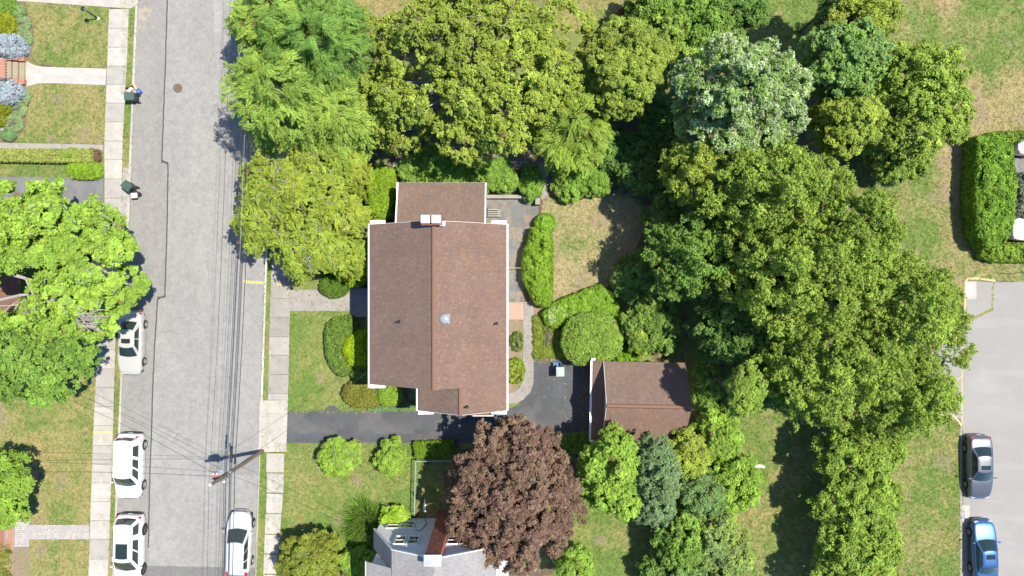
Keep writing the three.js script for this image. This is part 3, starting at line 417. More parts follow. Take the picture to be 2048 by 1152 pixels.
{ // lower-left brick steps and paver walk
  const s = thing('brick_steps', 'narrow red brick steps beside the pale paver walk', 'steps'); const X = (px) => P(px, 0).x, Z = (py) => P(0, py).z;
  [[-40, 4, 0.62], [4, 17, 0.42], [17, 29.5, 0.2]].forEach(([a, b, y], i) => { const st = part(s, 'step', box(X(b) - X(a) - 0.01, y - 0.012, Z(1097) - Z(1046), (X(a) + X(b)) / 2, (y - 0.012) / 2, (Z(1046) + Z(1097)) / 2), MAT.mortar); const l = []; for (let z = Z(1046); z < Z(1096.5); z += 0.078) { l.push(box(0.21, 0.014, 0.066, X(b) - 0.115, y - 0.005, z + 0.039)); if (X(b) - X(a) > 0.4) l.push(box(0.21, 0.014, 0.066, X(b) - 0.335, y - 0.005, z + 0.039)); } const q = part(st, 'bricks', merge(l), i % 2 ? MAT.brick : MAT.brickPale); q.userData.kind = 'stuff'; });
  const g = thing('paver_walk', 'pale grey paver walk from the brick steps to the sidewalk', 'path'); g.userData.kind = 'structure';
  const area = [[[30, 1036], [59, 1036], [59, 1092], [30, 1092]], [[59, 1049.5], [179, 1050], [178, 1078.5], [59, 1079]]];
  part(g, 'bed', merge(area.map((a) => slabGeo(pp(a), -0.05, 0.012))), mat([0.25, 0.24, 0.22], 0.95)); const r = rng(6), lots = [[], [], []];
  for (const a of area) { const b = bbox(a); let row = 0; for (let y = b[1]; y < b[3] - 2; y += 4.1, row++) for (let x = b[0] - (row % 2) * 3; x < b[2] - 1;) { const w = r() < 0.4 ? 4 : 6.2, x0 = Math.max(x, b[0]) + 0.2, x1 = Math.min(x + w, b[2]) - 0.2; if (x1 - x0 > 1) { const A = P(x0, y + 0.2), B = P(x1, y + 3.9); lots[Math.floor(r() * 3)].push(box(B.x - A.x, 0.02, B.z - A.z, (A.x + B.x) / 2, 0.016 + 0.004 * r(), (A.z + B.z) / 2)); } x += w; } }
  lots.forEach((l, i) => { const m = part(g, 'pavers', merge(l), mat([[0.42, 0.38, 0.36], [0.47, 0.43, 0.4], [0.38, 0.36, 0.35]][i], 0.9, { map: concreteTex })); m.userData.kind = 'stuff'; });
}
{ // patio: irregular flagstones, each its own mesh
  const g = thing('patio', 'bluestone flagstone patio along the back of the house', 'patio'); g.userData.kind = 'structure';
  const areas = [[972, 396, 1076, 444], [1010, 444, 1062, 470], [1010, 470, 1048, 604]], r = rng(21);
  part(g, 'bed', merge(areas.map(([a, b, c, d]) => slabGeo(pp([[a, b], [c, b], [c, d], [a, d]]), -0.05, 0.01))), mat([0.2, 0.18, 0.15], 0.95));
  const ms = [[0.2, 0.195, 0.18], [0.165, 0.17, 0.175], [0.23, 0.21, 0.175], [0.19, 0.175, 0.16], [0.25, 0.2, 0.16], [0.14, 0.15, 0.155]].map((c) => mat(c, 0.8, { map: concreteTex }));
  const split = (a, b, c, d, n) => { const w = c - a, h = d - b; if (n <= 0 || (w < 17 && h < 17) || (r() < 0.15 && w < 24 && h < 24)) { part(g, 'flagstone', slabGeo(pp([[a + 0.35 + r() * 0.4, b + 0.35 + r() * 0.4], [c - 0.35 - r() * 0.4, b + 0.35 + r() * 0.4], [c - 0.35 - r() * 0.4, d - 0.35 - r() * 0.4], [a + 0.35 + r() * 0.4, d - 0.35 - r() * 0.4]]), 0, 0.022 + 0.012 * r(), 0.006), ms[Math.floor(r() * ms.length)]); return; }
    const t = 0.36 + 0.28 * r(); if (w > h) { split(a, b, a + w * t, d, n - 1); split(a + w * t, b, c, d, n - 1); } else { split(a, b, c, b + h * t, n - 1); split(a, b + h * t, c, d, n - 1); } };
  for (const q of areas) split(...q, 6);
  const w = thing('patio_wall', 'low grey stone wall with end pillar bordering the patio', 'wall'); const wm = mat([0.27, 0.265, 0.255], 0.9, { map: concreteTex });
  part(w, 'coping', slabGeo(pp([[974, 389.5], [1070, 389.5], [1070, 396.5], [974, 396.5]], 0.55), 0.45, 0.55, 0.01), MAT.greyConcreteB); part(w, 'wall_face', slabGeo(pp([[974, 389.8], [1069, 389.8], [1069, 397], [974, 397]], 0.45), 0, 0.44), wm);
  part(w, 'pillar', slabGeo(pp([[1070.5, 396], [1080, 396], [1080, 409], [1070.5, 409]], 0.7), 0, 0.72, 0.015), MAT.greyConcreteB);
  const bp = thing('brick_landing', 'salmon brick landing at the back door', 'landing'); const X = (px) => P(px, 0).x, Z = (py) => P(0, py).z;
  part(bp, 'slab', slabGeo(pp([[1004, 607], [1046, 607], [1046, 639], [1004, 639]]), -0.05, 0.12), MAT.mortar); const l = []; for (let z = Z(607.5), k = 0; z < Z(638); z += 0.11, k++) for (let x = X(1004) - (k & 1) * 0.11; x < X(1043); x += 0.22) l.push(box(0.205, 0.02, 0.096, x + 0.11, 0.125, z + 0.055)); const q = part(bp, 'bricks', merge(l), mat([0.5, 0.27, 0.2], 0.9, { map: grainTex })); q.userData.kind = 'stuff';
  const ed = thing('timber_edging', 'thin weathered board separating the patio and brick landing', 'edging'); part(ed, 'board', slabGeo(pp([[1004, 604.3], [1062, 604.3], [1062, 606.4], [1004, 606.4]]), 0, 0.1, 0.01), mat([0.33, 0.27, 0.2], 0.9));
}
{ // dry stone wall at the back of the beds
  const g = thing('stone_wall', 'low rubble stone wall behind the shrub bed', 'wall'); const r = rng(31); const ms = [[0.42, 0.37, 0.32], [0.33, 0.3, 0.27], [0.48, 0.43, 0.38], [0.3, 0.25, 0.21]].map((c) => mat(c, 0.95, { map: grainTex }));
  for (let x = 790; x < 1128; x += 8.5 + 5 * r()) { if (x > 1062 && x < 1092) continue; for (let k = 0; k < 2; k++) { const q = P(x, 325 + 5 * k + 1.5 * r(), 0.2), s = new THREE.DodecahedronGeometry(0.2, 0); s.scale(0.9 + 0.6 * r(), 0.8 + 0.5 * r(), 0.55 + 0.4 * r()).rotateY(r() * 0.5); const m = part(g, 'stone', s, ms[Math.floor(r() * 4)]); m.position.set(q.x, 0.13 + 0.1 * r(), q.z); } }
}

// ---------------------------------------------------------------- vehicles
const tyreMat = mat([0.018, 0.018, 0.019], 0.85), rimMat = mat([0.5, 0.5, 0.51], 0.35, { metalness: 0.7 }), darkRim = mat([0.12, 0.11, 0.1], 0.45, { metalness: 0.6 }), plastic = mat([0.02, 0.02, 0.022], 0.55), lampMat = new THREE.MeshPhysicalMaterial({ color: rgb([0.5, 0.52, 0.55]), roughness: 0.08, clearcoat: 1, metalness: 0.3 }), redLamp = new THREE.MeshPhysicalMaterial({ color: rgb([0.35, 0.015, 0.015]), roughness: 0.12, clearcoat: 1 });
const carGlass = new THREE.MeshPhysicalMaterial({ color: rgb([0.02, 0.032, 0.03]), roughness: 0.04, specularIntensity: 1, clearcoat: 0.6, clearcoatRoughness: 0.02 });
const seatMat = mat([0.2, 0.18, 0.15], 0.9);
function paint(c, metal = 0.2) { return new THREE.MeshPhysicalMaterial({ color: rgb(c), roughness: 0.38, metalness: metal, clearcoat: 1, clearcoatRoughness: 0.04 }); }
const curve = (pts) => (s) => { for (let i = 1; i < pts.length; i++) if (s <= pts[i][0]) { const [a, b] = pts[i - 1], [c, d] = pts[i], p0 = pts[Math.max(0, i - 2)], p3 = pts[Math.min(pts.length - 1, i + 1)], t = (s - a) / (c - a), m0 = (d - p0[1]) / (c - p0[0] || 1) * (c - a), m1 = (p3[1] - b) / (p3[0] - a || 1) * (c - a), t2 = t * t, t3 = t2 * t; return (2 * t3 - 3 * t2 + 1) * b + (t3 - 2 * t2 + t) * m0 + (-2 * t3 + 3 * t2) * d + (t3 - t2) * m1; } return pts[pts.length - 1][1]; };
function gridGeo(nu, nv, f) { const pos = [], idx = [], uv = []; for (let j = 0; j <= nv; j++) for (let i = 0; i <= nu; i++) { const p = f(i / nu, j / nv); pos.push(p.x, p.y, p.z); uv.push(i / nu, j / nv); } for (let j = 0; j < nv; j++) for (let i = 0; i < nu; i++) { const a = j * (nu + 1) + i, b = a + 1, c = a + nu + 1, d = c + 1; idx.push(a, b, d, a, d, c); } const g = new THREE.BufferGeometry(); g.setAttribute('position', new THREE.Float32BufferAttribute(pos, 3)); g.setAttribute('uv', new THREE.Float32BufferAttribute(uv, 2)); g.setIndex(idx); g.computeVertexNormals(); return g; }
// a car looks along +z; o: L, W, deck (height of the shoulder along the body, 0 rear .. 1 front), plan, cabin
function makeCar(o) {
  const t = thing('parked_car', o.label, 'car', o.pos, o.turn, 'cars parked along the kerbs'), L = o.L, W = o.W, P1 = paint(o.color, o.metal);
  const top = curve(o.deck), plan = curve(o.plan), zs = (s) => (s - 0.5) * L, yb = (s) => 0.2 + 0.16 * Math.pow(Math.abs(2 * s - 1), 6);
  const wz = o.axles.map((z) => z), wr = o.wheel;
  // body shell: half section from sill over the shoulder to the centre line; the wheel arches are cut by lifting the lower edge
  const arch = (z) => { let y = 0; for (const a of wz) { const d = Math.abs(z - a) / (wr + 0.07); if (d < 1) y = Math.max(y, wr + (wr + 0.07) * Math.sqrt(1 - d * d)); } return y; };
  const sec = (s, v, side) => { const w = plan(s) * W / 2, yt = top(s), z = zs(s), b = Math.max(yb(s), arch(z)); let x, y; const sh = yt - 0.07;
    if (v < 0.5) { const q = v / 0.5; y = lerp(Math.min(b, sh - 0.02), sh, q); const k = (y - 0.2) / (sh - 0.2); x = w * (0.93 + 0.07 * Math.sin(clamp(k, 0, 1) * 2.5)); x = Math.min(x, w); } else { const q = (v - 0.5) / 0.5, e = Math.pow(1 - q, 1); x = w * 0.972 * (1 - Math.pow(q, 1.55)); y = sh + 0.07 * Math.pow(Math.sin(Math.min(1, q * 3) * Math.PI / 2), 0.8) + 0.045 * q * (2 - q); }
    return V(side * x, y, z); };
  const body = []; for (const side of [-1, 1]) body.push(gridGeo(46, 16, (u, v) => sec(u, v, side)));
  for (const s of [0, 1]) body.push(gridGeo(12, 6, (u, v) => { const a = sec(s, 0.5 * v, 1), e = s ? 1 : -1; const k = 2 * u - 1; return V(a.x * k, a.y, a.z + e * 0.03 * (1 - k * k)); }));
  for (const s of [0, 1]) body.push(gridGeo(12, 4, (u, v) => { const k = 2 * u - 1, q = sec(s, 0.5, 1), p = sec(s, 0.5 + 0.5 * (1 - Math.abs(k)), Math.sign(k) || 1); return V(lerp(q.x * k, p.x, v), lerp(q.y, p.y, v), q.z + (s ? 1 : -1) * 0.03 * (1 - k * k) * (1 - v)); }));
  part(t, 'body', merge(body), P1);
  part(t, 'underbody', rbox(W * 0.86, 0.3, L * 0.94, 0, 0.38, 0, 0.05, 1), plastic);
  for (const [s, e] of [[0, -1], [1, 1]]) { part(t, 'bumper', gridGeo(16, 5, (u, v) => { const k = 2 * u - 1, w = plan(s) * W / 2 * 1.0; return V(w * k * (1 - 0.03 * v), 0.24 + 0.3 * v, zs(s) + e * (0.045 + 0.05 * (1 - k * k * k * k) * Math.sin(Math.PI * Math.min(1, v * 0.8 + 0.2)))); }), s === 0 && o.darkRear ? plastic : o.bumperPaint === false ? plastic : P1); }
  // cabin
  const c = o.cabin, zf = (v) => lerp(c.f0, c.f1, v), zr = (v) => lerp(c.r0, c.r1, v), hw = (v) => lerp(c.w0, c.w1, Math.pow(v, 1.25)), yy = (v, z) => lerp(top(clamp(z / L + 0.5)) - 0.03, c.h, v), bow = 0.16;
  const front = (u, v) => { const k = 2 * u - 1, z = zf(v) - bow * k * k * (1 - 0.25 * v); return V(k * hw(v), yy(v, z), z); };
  const rear = (u, v) => { const k = 2 * u - 1, z = zr(v) + bow * 0.75 * k * k * (1 - 0.25 * v); return V(k * hw(v), yy(v, z), z); };
  const sideP = (u, v, s) => { const z = lerp(zr(v) + bow * 0.75 * (1 - 0.25 * v), zf(v) - bow * (1 - 0.25 * v), u); return V(s * (hw(v) + 0.025 * Math.sin(Math.PI * v)), yy(v, z), z); };
  const roof = (u, v) => { const k = 2 * u - 1, a = rear(u, 1).z, b = front(u, 1).z, q = Math.pow(Math.abs(k), 4), e = 2 * v - 1; return V(k * c.w1, c.h + c.crown * (1 - q) * (1 - 0.55 * e * e * e * e) , lerp(a, b, v)); };
  part(t, 'roof', gridGeo(14, 14, roof), o.roofMat || P1);
  part(t, 'pillars', merge([gridGeo(10, 6, front), gridGeo(10, 6, rear), gridGeo(16, 6, (u, v) => sideP(u, v, 1)), gridGeo(16, 6, (u, v) => sideP(u, v, -1))]), P1);
  const off = (f, d) => (u, v) => { const p = f(u, v); return p.add(d(u, v, p)); };
  const patch = (f, u0, u1, v0, v1, n, nu = 12, nv = 6) => gridGeo(nu, nv, (u, v) => f(lerp(u0, u1, u), lerp(v0, v1, v)).add(n));
  part(t, 'windshield', patch(front, 0.06, 0.94, 0.1, 0.95, V(0, 0.012, 0.012)), carGlass);
  part(t, 'rear_window', patch(rear, 0.09, 0.91, c.rv0 ?? 0.2, 0.93, V(0, 0.012, -0.012)), carGlass);
  for (const s of [-1, 1]) for (const [a, b] of c.panes) part(t, 'side_window', patch((u, v) => sideP(u, v, s), a, b, 0.16, 0.9, V(s * 0.012, 0.002, 0), 8, 4), carGlass);
  // wipers, mirrors, lamps, handles, seams
  part(t, 'wiper', bar(front(0.3, 0.06).add(V(0, 0.02, 0.03)), front(0.62, 0.09).add(V(0, 0.025, 0.03)), 0.008), plastic);
  for (const s of [-1, 1]) { const mz = zf(0.12) - bow - 0.08, my = top(mz / L + 0.5) + 0.08; const m = part(t, 'mirror', rbox(0.2, 0.14, 0.1, s * (W / 2 + 0.09), my, mz, 0.045, 3), o.mirror || P1); part(m, 'bracket', bar(V(s * (W / 2 - 0.06), my - 0.05, mz + 0.03), V(s * (W / 2 + 0.03), my - 0.03, mz), 0.025), plastic); }
  for (const s of [-1, 1]) { const hx = plan(0.985) * W / 2; part(t, 'headlight', rbox(0.34, 0.13, o.lampLen || 0.34, s * (hx - 0.13), top(0.965) - 0.07, zs(0.965) - 0.02, 0.05, 3).rotateY(0), lampMat); part(t, 'tail_light', rbox(o.tail ? o.tail[0] : 0.3, o.tail ? o.tail[1] : 0.16, o.tail ? o.tail[2] : 0.2, s * (plan(0.02) * W / 2 - 0.11), o.tailY || top(0.03) - 0.09, zs(0.02) + 0.03, 0.04, 2), redLamp); }
  for (const s of [-1, 1]) for (const z of c.doors) { const y = top(z / L + 0.5) - 0.16; part(t, 'door_handle', rbox(0.03, 0.03, 0.18, s * (plan(z / L + 0.5) * W / 2 + 0.008), y, z - 0.12, 0.012, 2), o.mirror || P1); const seam = []; for (let k = 0; k < 8; k++) { const a = sec((z + 0.12) / L + 0.5, 0.5 * k / 8 + 0.02, s), b = sec((z + 0.12) / L + 0.5, 0.5 * (k + 1) / 8, s); seam.push(bar(a, b, 0.006, 0.006, 4)); } part(t, 'door_seam', merge(seam), plastic); }
  for (const s of [-1, 1]) part(t, 'hood_seam', bar(V(s * hw(0) * 0.97, top(c.f0 / L + 0.5 + 0.03) + 0.008, c.f0 + 0.1 - bow), V(s * plan(0.93) * W / 2 * 0.72, top(0.95) + 0.03, zs(0.95)), 0.006, 0.006, 4), plastic);
  part(t, 'grille', rbox(W * 0.42, 0.16, 0.06, 0, top(0.99) - 0.16, zs(1) + 0.035, 0.03, 2), plastic); part(t, 'number_plate', rbox(0.32, 0.16, 0.015, 0, 0.62, zs(0) - 0.075, 0.005, 1), MAT.white);
  // wheels
  for (const z of wz) for (const s of [-1, 1]) {
    const w = new THREE.Group(); w.name = 'wheel'; t.add(w); w.position.set(s * (W / 2 - 0.1), wr, z); w.rotation.z = -s * Math.PI / 2;
    const pr = [[0.19, -0.1], [wr * 0.66, -0.105], [wr * 0.94, -0.1], [wr, -0.065], [wr, 0.065], [wr * 0.94, 0.1], [wr * 0.66, 0.105], [wr * 0.62, 0.08]].map(([x, y]) => new THREE.Vector2(x, y)); part(w, 'tyre', new THREE.LatheGeometry(pr, 28), tyreMat);
    const n = o.spokes || 5, sp = []; for (let k = 0; k < n; k++) sp.push(rbox(wr * 0.56, 0.03, wr * 0.17, wr * 0.32, 0.075, 0, 0.01, 1).rotateY(k / n * 6.283)); sp.push(new THREE.TorusGeometry(wr * 0.61, 0.022, 6, 24).rotateX(Math.PI / 2).translate(0, 0.085, 0), cyl(0.06, 0.05, 0.03, 0, 0.085, 0, 12)); part(w, 'rim', merge(sp), o.rim || rimMat); part(w, 'hub', cyl(wr * 0.6, wr * 0.6, 0.02, 0, 0.03, 0, 20), plastic);
  }
  if (o.sunroof) { const [x0, x1, z0, z1] = o.sunroof, q = (u, v) => { const a = roof(lerp(x0, x1, u), lerp(z0, z1, v)); a.y += 0.008; return a; }; part(t, 'sunroof', gridGeo(8, 6, q), carGlass); if (o.sunbar) { const a = q(0, 0.46), b = q(1, 0.46); part(t, 'sunroof_bar', bar(a.add(V(0, 0.004, 0)), b.add(V(0, 0.004, 0)), 0.012), plastic); } }
  if (o.rails) for (const u of o.rails.length ? o.rails : [0.1, 0.9]) { const a = roof(u, 0.08), b = roof(u, 0.86); part(t, 'roof_rail', merge([bar(a.clone().add(V(0, 0.06, 0)), b.clone().add(V(0, 0.06, 0)), 0.018), ...[0, 0.5, 1].map((k) => { const p = a.clone().lerp(b, k); return bar(p, p.clone().add(V(0, 0.06, 0)), 0.02); })]), o.railMat || plastic); }
  if (o.extra) o.extra(t, { roof, rear, front, sideP, top, plan, zs, L, W, P1 });
  return t;
}
const sedanDeck = [[0, 0.86], [0.04, 0.97], [0.16, 1.03], [0.3, 1.0], [0.62, 0.97], [0.72, 0.96], [0.86, 0.86], [0.96, 0.74], [1, 0.62]], sedanPlan = [[0, 0.74], [0.03, 0.86], [0.12, 0.96], [0.35, 1], [0.7, 0.99], [0.88, 0.93], [0.96, 0.82], [1, 0.66]];
const sedanCabin = (L) => ({ f0: 0.235 * L, f1: 0.055 * L, r0: -0.375 * L, r1: -0.215 * L, w0: 0.76, w1: 0.56, h: 1.41, crown: 0.05, panes: [[0.1, 0.49], [0.52, 0.92]], doors: [-0.9, 0.15], rv0: 0.14 });
// position of a car from the photo: centre of its footprint; turn 0 = nose pointing down the picture
const carAt = (px, py) => { const p = P(px, py); p.y = -0.12; return p; };
makeCar({ label: 'champagne gold sedan half under the bright maple', pos: carAt(270, 685), turn: -0.03, L: 4.75, W: 1.83, color: [0.53, 0.505, 0.455], metal: 0.2, deck: sedanDeck, plan: sedanPlan, cabin: sedanCabin(4.75), axles: [-1.42, 1.4], wheel: 0.325, sunroof: [0.2, 0.8, 0.5, 0.78] });
const boxDeck = [[0, 0.95], [0.04, 1.04], [0.3, 1.06], [0.64, 1.05], [0.74, 1.04], [0.9, 0.98], [0.97, 0.88], [1, 0.72]], boxPlan = [[0, 0.82], [0.03, 0.92], [0.1, 0.97], [0.4, 1], [0.72, 0.99], [0.9, 0.95], [0.97, 0.84], [1, 0.7]];
makeCar({ label: 'boxy white utility wagon with scuffed rear quarter between two cars', pos: carAt(267.5, 928), turn: -0.02, L: 4.85, W: 1.96, color: [0.72, 0.72, 0.72], metal: 0, deck: boxDeck, plan: boxPlan, cabin: { f0: 1.5, f1: 0.68, r0: -2.3, r1: -2.14, w0: 0.88, w1: 0.69, h: 1.76, crown: 0.03, panes: [[0.14, 0.4], [0.48, 0.68], [0.73, 0.93]], doors: [-0.55, 0.5], rv0: 0.3 }, axles: [-1.55, 1.5], wheel: 0.35, darkRear: true, spokes: 8, tail: [0.12, 0.5, 0.14], tailY: 1.1,
  extra: (t, k) => { const m = mat([0.3, 0.32, 0.36], 0.6); for (let i = 0; i < 9; i++) { const u = 0.06 + 0.13 * hash(i, 5), p = k.sideP(u, -0.15 - 0.5 * hash(i, 6), 1); part(t, 'scuff', rbox(0.012, 0.04 + 0.05 * hash(i, 7), 0.05 + 0.12 * hash(i, 8), k.W / 2 - 0.005 - 0.01 * i % 3, p.y, p.z, 0.005, 1), m); } for (const v of [0.25, 0.5, 0.78]) { const a = k.roof(0.04, v), b = k.roof(0.96, v); part(t, 'roof_rib', bar(a.add(V(0, 0.01, 0)), b.add(V(0, 0.01, 0)), 0.012), t.children[0].material); } } });
makeCar({ label: 'white four-door utility vehicle with wide dark glass sunroof', pos: carAt(267, 1091.5), turn: -0.02, L: 5.1, W: 2.04, color: [0.74, 0.74, 0.74], metal: 0, deck: boxDeck, plan: boxPlan, cabin: { f0: 1.62, f1: 0.66, r0: -2.46, r1: -2.12, w0: 0.9, w1: 0.7, h: 1.74, crown: 0.04, panes: [[0.04, 0.27], [0.4, 0.64], [0.68, 0.94]], doors: [-0.6, 0.5], rv0: 0.12 }, axles: [-1.38, 1.64], wheel: 0.4, darkRear: true, rim: darkRim, spokes: 7, sunroof: [0.16, 0.8, 0.5, 0.92], sunbar: true, rails: [0.03, 0.97] });
const hatchDeck = [[0, 0.98], [0.04, 1.06], [0.3, 1.04], [0.6, 1.0], [0.7, 0.99], [0.86, 0.9], [0.96, 0.77], [1, 0.64]], hatchPlan = [[0, 0.78], [0.03, 0.9], [0.12, 0.97], [0.4, 1], [0.68, 0.99], [0.86, 0.91], [0.96, 0.74], [1, 0.56]];
makeCar({ label: 'silver white hatchback parked on the east side under the wires', pos: carAt(484, 1080), turn: Math.PI - 0.04, L: 4.65, W: 1.93, color: [0.6, 0.61, 0.63], metal: 0.25, deck: hatchDeck, plan: hatchPlan, cabin: { f0: 1.28, f1: 0.26, r0: -2.15, r1: -1.9, w0: 0.84, w1: 0.65, h: 1.57, crown: 0.05, panes: [[0.08, 0.3], [0.34, 0.62], [0.65, 0.93]], doors: [-0.6, 0.4] }, axles: [-1.42, 1.42], wheel: 0.335, tail: [0.2, 0.3, 0.3] });
makeCar({ label: 'dark grey sedan with small sunroof in the parking lot', pos: carAt(1949, 930.5), turn: 0.02, L: 4.75, W: 1.8, color: [0.115, 0.12, 0.135], metal: 0.55, deck: sedanDeck, plan: sedanPlan, cabin: sedanCabin(4.6), axles: [-1.38, 1.34], wheel: 0.32, sunroof: [0.18, 0.82, 0.56, 0.82] });
makeCar({ label: 'metallic blue sedan nose up in the parking lot beside the drain', pos: carAt(1958, 1096), turn: Math.PI + 0.03, L: 4.6, W: 1.8, color: [0.035, 0.105, 0.24], metal: 0.5, deck: sedanDeck, plan: sedanPlan, cabin: sedanCabin(4.6), axles: [-1.38, 1.34], wheel: 0.32, sunroof: [0.2, 0.8, 0.5, 0.78] });
makeCar({ label: 'white car mostly hidden behind the lower end of the tall hedge', pos: P(2068, 460).setY(0.012), turn: Math.PI / 2, L: 4.5, W: 1.8, color: [0.7, 0.7, 0.7], metal: 0, deck: sedanDeck, plan: sedanPlan, cabin: sedanCabin(4.5), axles: [-1.38, 1.34], wheel: 0.32 });
makeCar({ label: 'white car mostly hidden behind the upper end of the tall hedge', pos: P(2078, 292).setY(0.012), turn: Math.PI / 2, L: 4.5, W: 1.8, color: [0.66, 0.67, 0.68], metal: 0, deck: sedanDeck, plan: sedanPlan, cabin: sedanCabin(4.5), axles: [-1.38, 1.34], wheel: 0.32 });

// ---------------------------------------------------------------- street furniture
{ // utility pole
  const b = P(525, 902), H = 9.25, t = thing('utility_pole', 'weathered brown wooden utility pole with transformer and cable hardware', 'utility pole', b);
  const wood = new THREE.MeshStandardMaterial({ map: tex(64, 512, (i, j) => { const n = fbm(i / 5, j / 90, 4); return mix3([0.13, 0.095, 0.065], [0.23, 0.175, 0.125], n); }), roughness: 0.9 });
  part(t, 'pole', cyl(0.155, 0.11, H, 0, H / 2, 0, 14), wood);
  const tr = part(t, 'transformer', merge([cyl(0.27, 0.27, 0.85, -0.42, 7.1, -0.06, 20), cyl(0.29, 0.29, 0.04, -0.42, 6.95, -0.06, 20)]), mat([0.5, 0.52, 0.53], 0.45)); part(tr, 'lid', merge([cyl(0.27, 0.22, 0.08, -0.42, 7.57, -0.06, 20)]), mat([0.3, 0.13, 0.1], 0.6)); for (const [x, z] of [[-0.62, 0.05], [-0.3, -0.26], [-0.55, -0.25]]) part(tr, 'bushing', merge([cyl(0.05, 0.035, 0.22, x, 7.62, z, 8), cyl(0.06, 0.06, 0.03, x, 7.62, z, 8)]), mat([0.68, 0.69, 0.7], 0.3));
  part(t, 'crossarm', rbox(0.5, 0.1, 0.1, 0.12, 7.9, 0.12, 0.01, 1), wood); part(t, 'insulator', merge([cyl(0.07, 0.05, 0.2, -0.03, H + 0.1, 0, 10), cyl(0.1, 0.1, 0.03, -0.03, H + 0.08, 0, 10)]), mat([0.7, 0.71, 0.74], 0.3));
  part(t, 'insulator', merge([cyl(0.06, 0.05, 0.2, 0.34, 8.05, 0.14, 10), cyl(0.09, 0.09, 0.03, 0.34, 8.05, 0.14, 10)]), mat([0.7, 0.71, 0.74], 0.3)); part(t, 'bracket', merge([rbox(0.16, 0.3, 0.1, 0.2, 7.2, 0.1, 0.02, 1), rbox(0.12, 0.2, 0.16, 0.16, 6.6, -0.12, 0.02, 1)]), MAT.steel);
  for (const [x, y, z] of [[-0.02, 5.9, -1.4], [0.12, 5.65, -0.75], [0.12, 6.3, -1.0]]) part(t, 'splice_case', cyl(0.075, 0.075, 0.62, 0, 0, 0, 10).rotateX(Math.PI / 2).translate(x, y, z), MAT.black);
  const wireMat = mat([0.03, 0.03, 0.035], 0.6), lightWire = mat([0.3, 0.31, 0.33], 0.5, { metalness: 0.4 });
  const along = (x, y, rad, label, m = wireMat) => { const pts = []; for (let z = -58; z <= 62; z += 2) { const k = z < 0 ? z / 36 : z / 36, f = k - Math.floor(k); pts.push(V(b.x + x - 0.0402 * z, y - 1.6 * f * (1 - f) * 1.3, b.z + z)); } const w = thing('overhead_wire', label, 'wire', V(0, 0, 0), 0, 'overhead wires following the road'); part(w, 'cable', new THREE.TubeGeometry(new THREE.CatmullRomCurve3(pts), 120, rad, 5), m); };
  along(-0.03, H + 0.22, 0.011, 'thin primary wire on the pole top insulator'); along(0.34, 8.1, 0.012, 'thin wire on the crossarm end insulator'); along(0.2, 7.35, 0.017, 'twisted secondary cable at the transformer bracket'); along(0.22, 7.1, 0.012, 'thin neutral wire below the transformer bracket', lightWire); along(0.16, 6.6, 0.018, 'telephone cable on the pole side bracket'); along(-0.02, 5.95, 0.021, 'thick black cable carrying a splice case'); along(0.12, 5.7, 0.025, 'lowest thick black cable on the pole'); along(0.13, 6.32, 0.016, 'middle black cable between the splice cases');
  const drop = (A, B, sag, rad, label) => { const pts = []; for (let i = 0; i <= 24; i++) { const k = i / 24, p = A.clone().lerp(B, k); p.y -= sag * 4 * k * (1 - k); pts.push(p); } const w = thing('service_wire', label, 'wire', V(0, 0, 0), 0, 'service wires dropping to the houses'); part(w, 'cable', new THREE.TubeGeometry(new THREE.CatmullRomCurve3(pts), 48, rad, 5), wireMat); };
  const at = (y) => V(b.x - 0.1, y, b.z);
  drop(at(7.4), P(-40, 946, 5), 0.7, 0.014, 'service wire crossing the white wagon toward the lily bed'); drop(at(6.4), P(-40, 922, 4.6), 0.6, 0.011, 'telephone drop running beside the white wagon roof'); drop(at(7.5), P(70, 770, 4.8), 0.6, 0.012, 'service wire slanting over the dry west lawn to the dark tree'); drop(at(6.5), P(96, 760, 4.4), 0.5, 0.01, 'telephone drop slanting over the dry west lawn'); drop(at(7.4), V(-9.7, 5.2, 5.6), 0.6, 0.012, 'service wire to the south-west eave of the brown-roofed house'); drop(at(6.6), V(-9.9, 4.6, 17.5), 0.5, 0.011, 'telephone drop to the white clapboard house');
}
{ // lamp post
  const t = thing('lamp_post', 'black garden lamp post with white globe lantern on the lawn', 'lamp post', P(196, 37)); part(t, 'collar', cyl(0.13, 0.1, 0.06, 0, 0.03, 0, 14), MAT.white); part(t, 'post', merge([cyl(0.05, 0.04, 1.6, 0, 0.8, 0, 10), cyl(0.07, 0.07, 0.06, 0, 0.4, 0, 10)]), MAT.darkMetal);
  part(t, 'lantern', merge([cyl(0.09, 0.15, 0.3, 0, 1.76, 0, 6)]), mat([0.55, 0.57, 0.6], 0.25)); part(t, 'cap', merge([new THREE.ConeGeometry(0.19, 0.14, 6).translate(0, 1.98, 0), cyl(0.02, 0.01, 0.08, 0, 2.08, 0, 6)]), MAT.darkMetal); part(t, 'lantern_frame', merge([0, 1, 2, 3, 4, 5].map((k) => bar(V(Math.cos(k * 1.047) * 0.095, 1.61, Math.sin(k * 1.047) * 0.095), V(Math.cos(k * 1.047) * 0.155, 1.91, Math.sin(k * 1.047) * 0.155), 0.008))), MAT.darkMetal); }
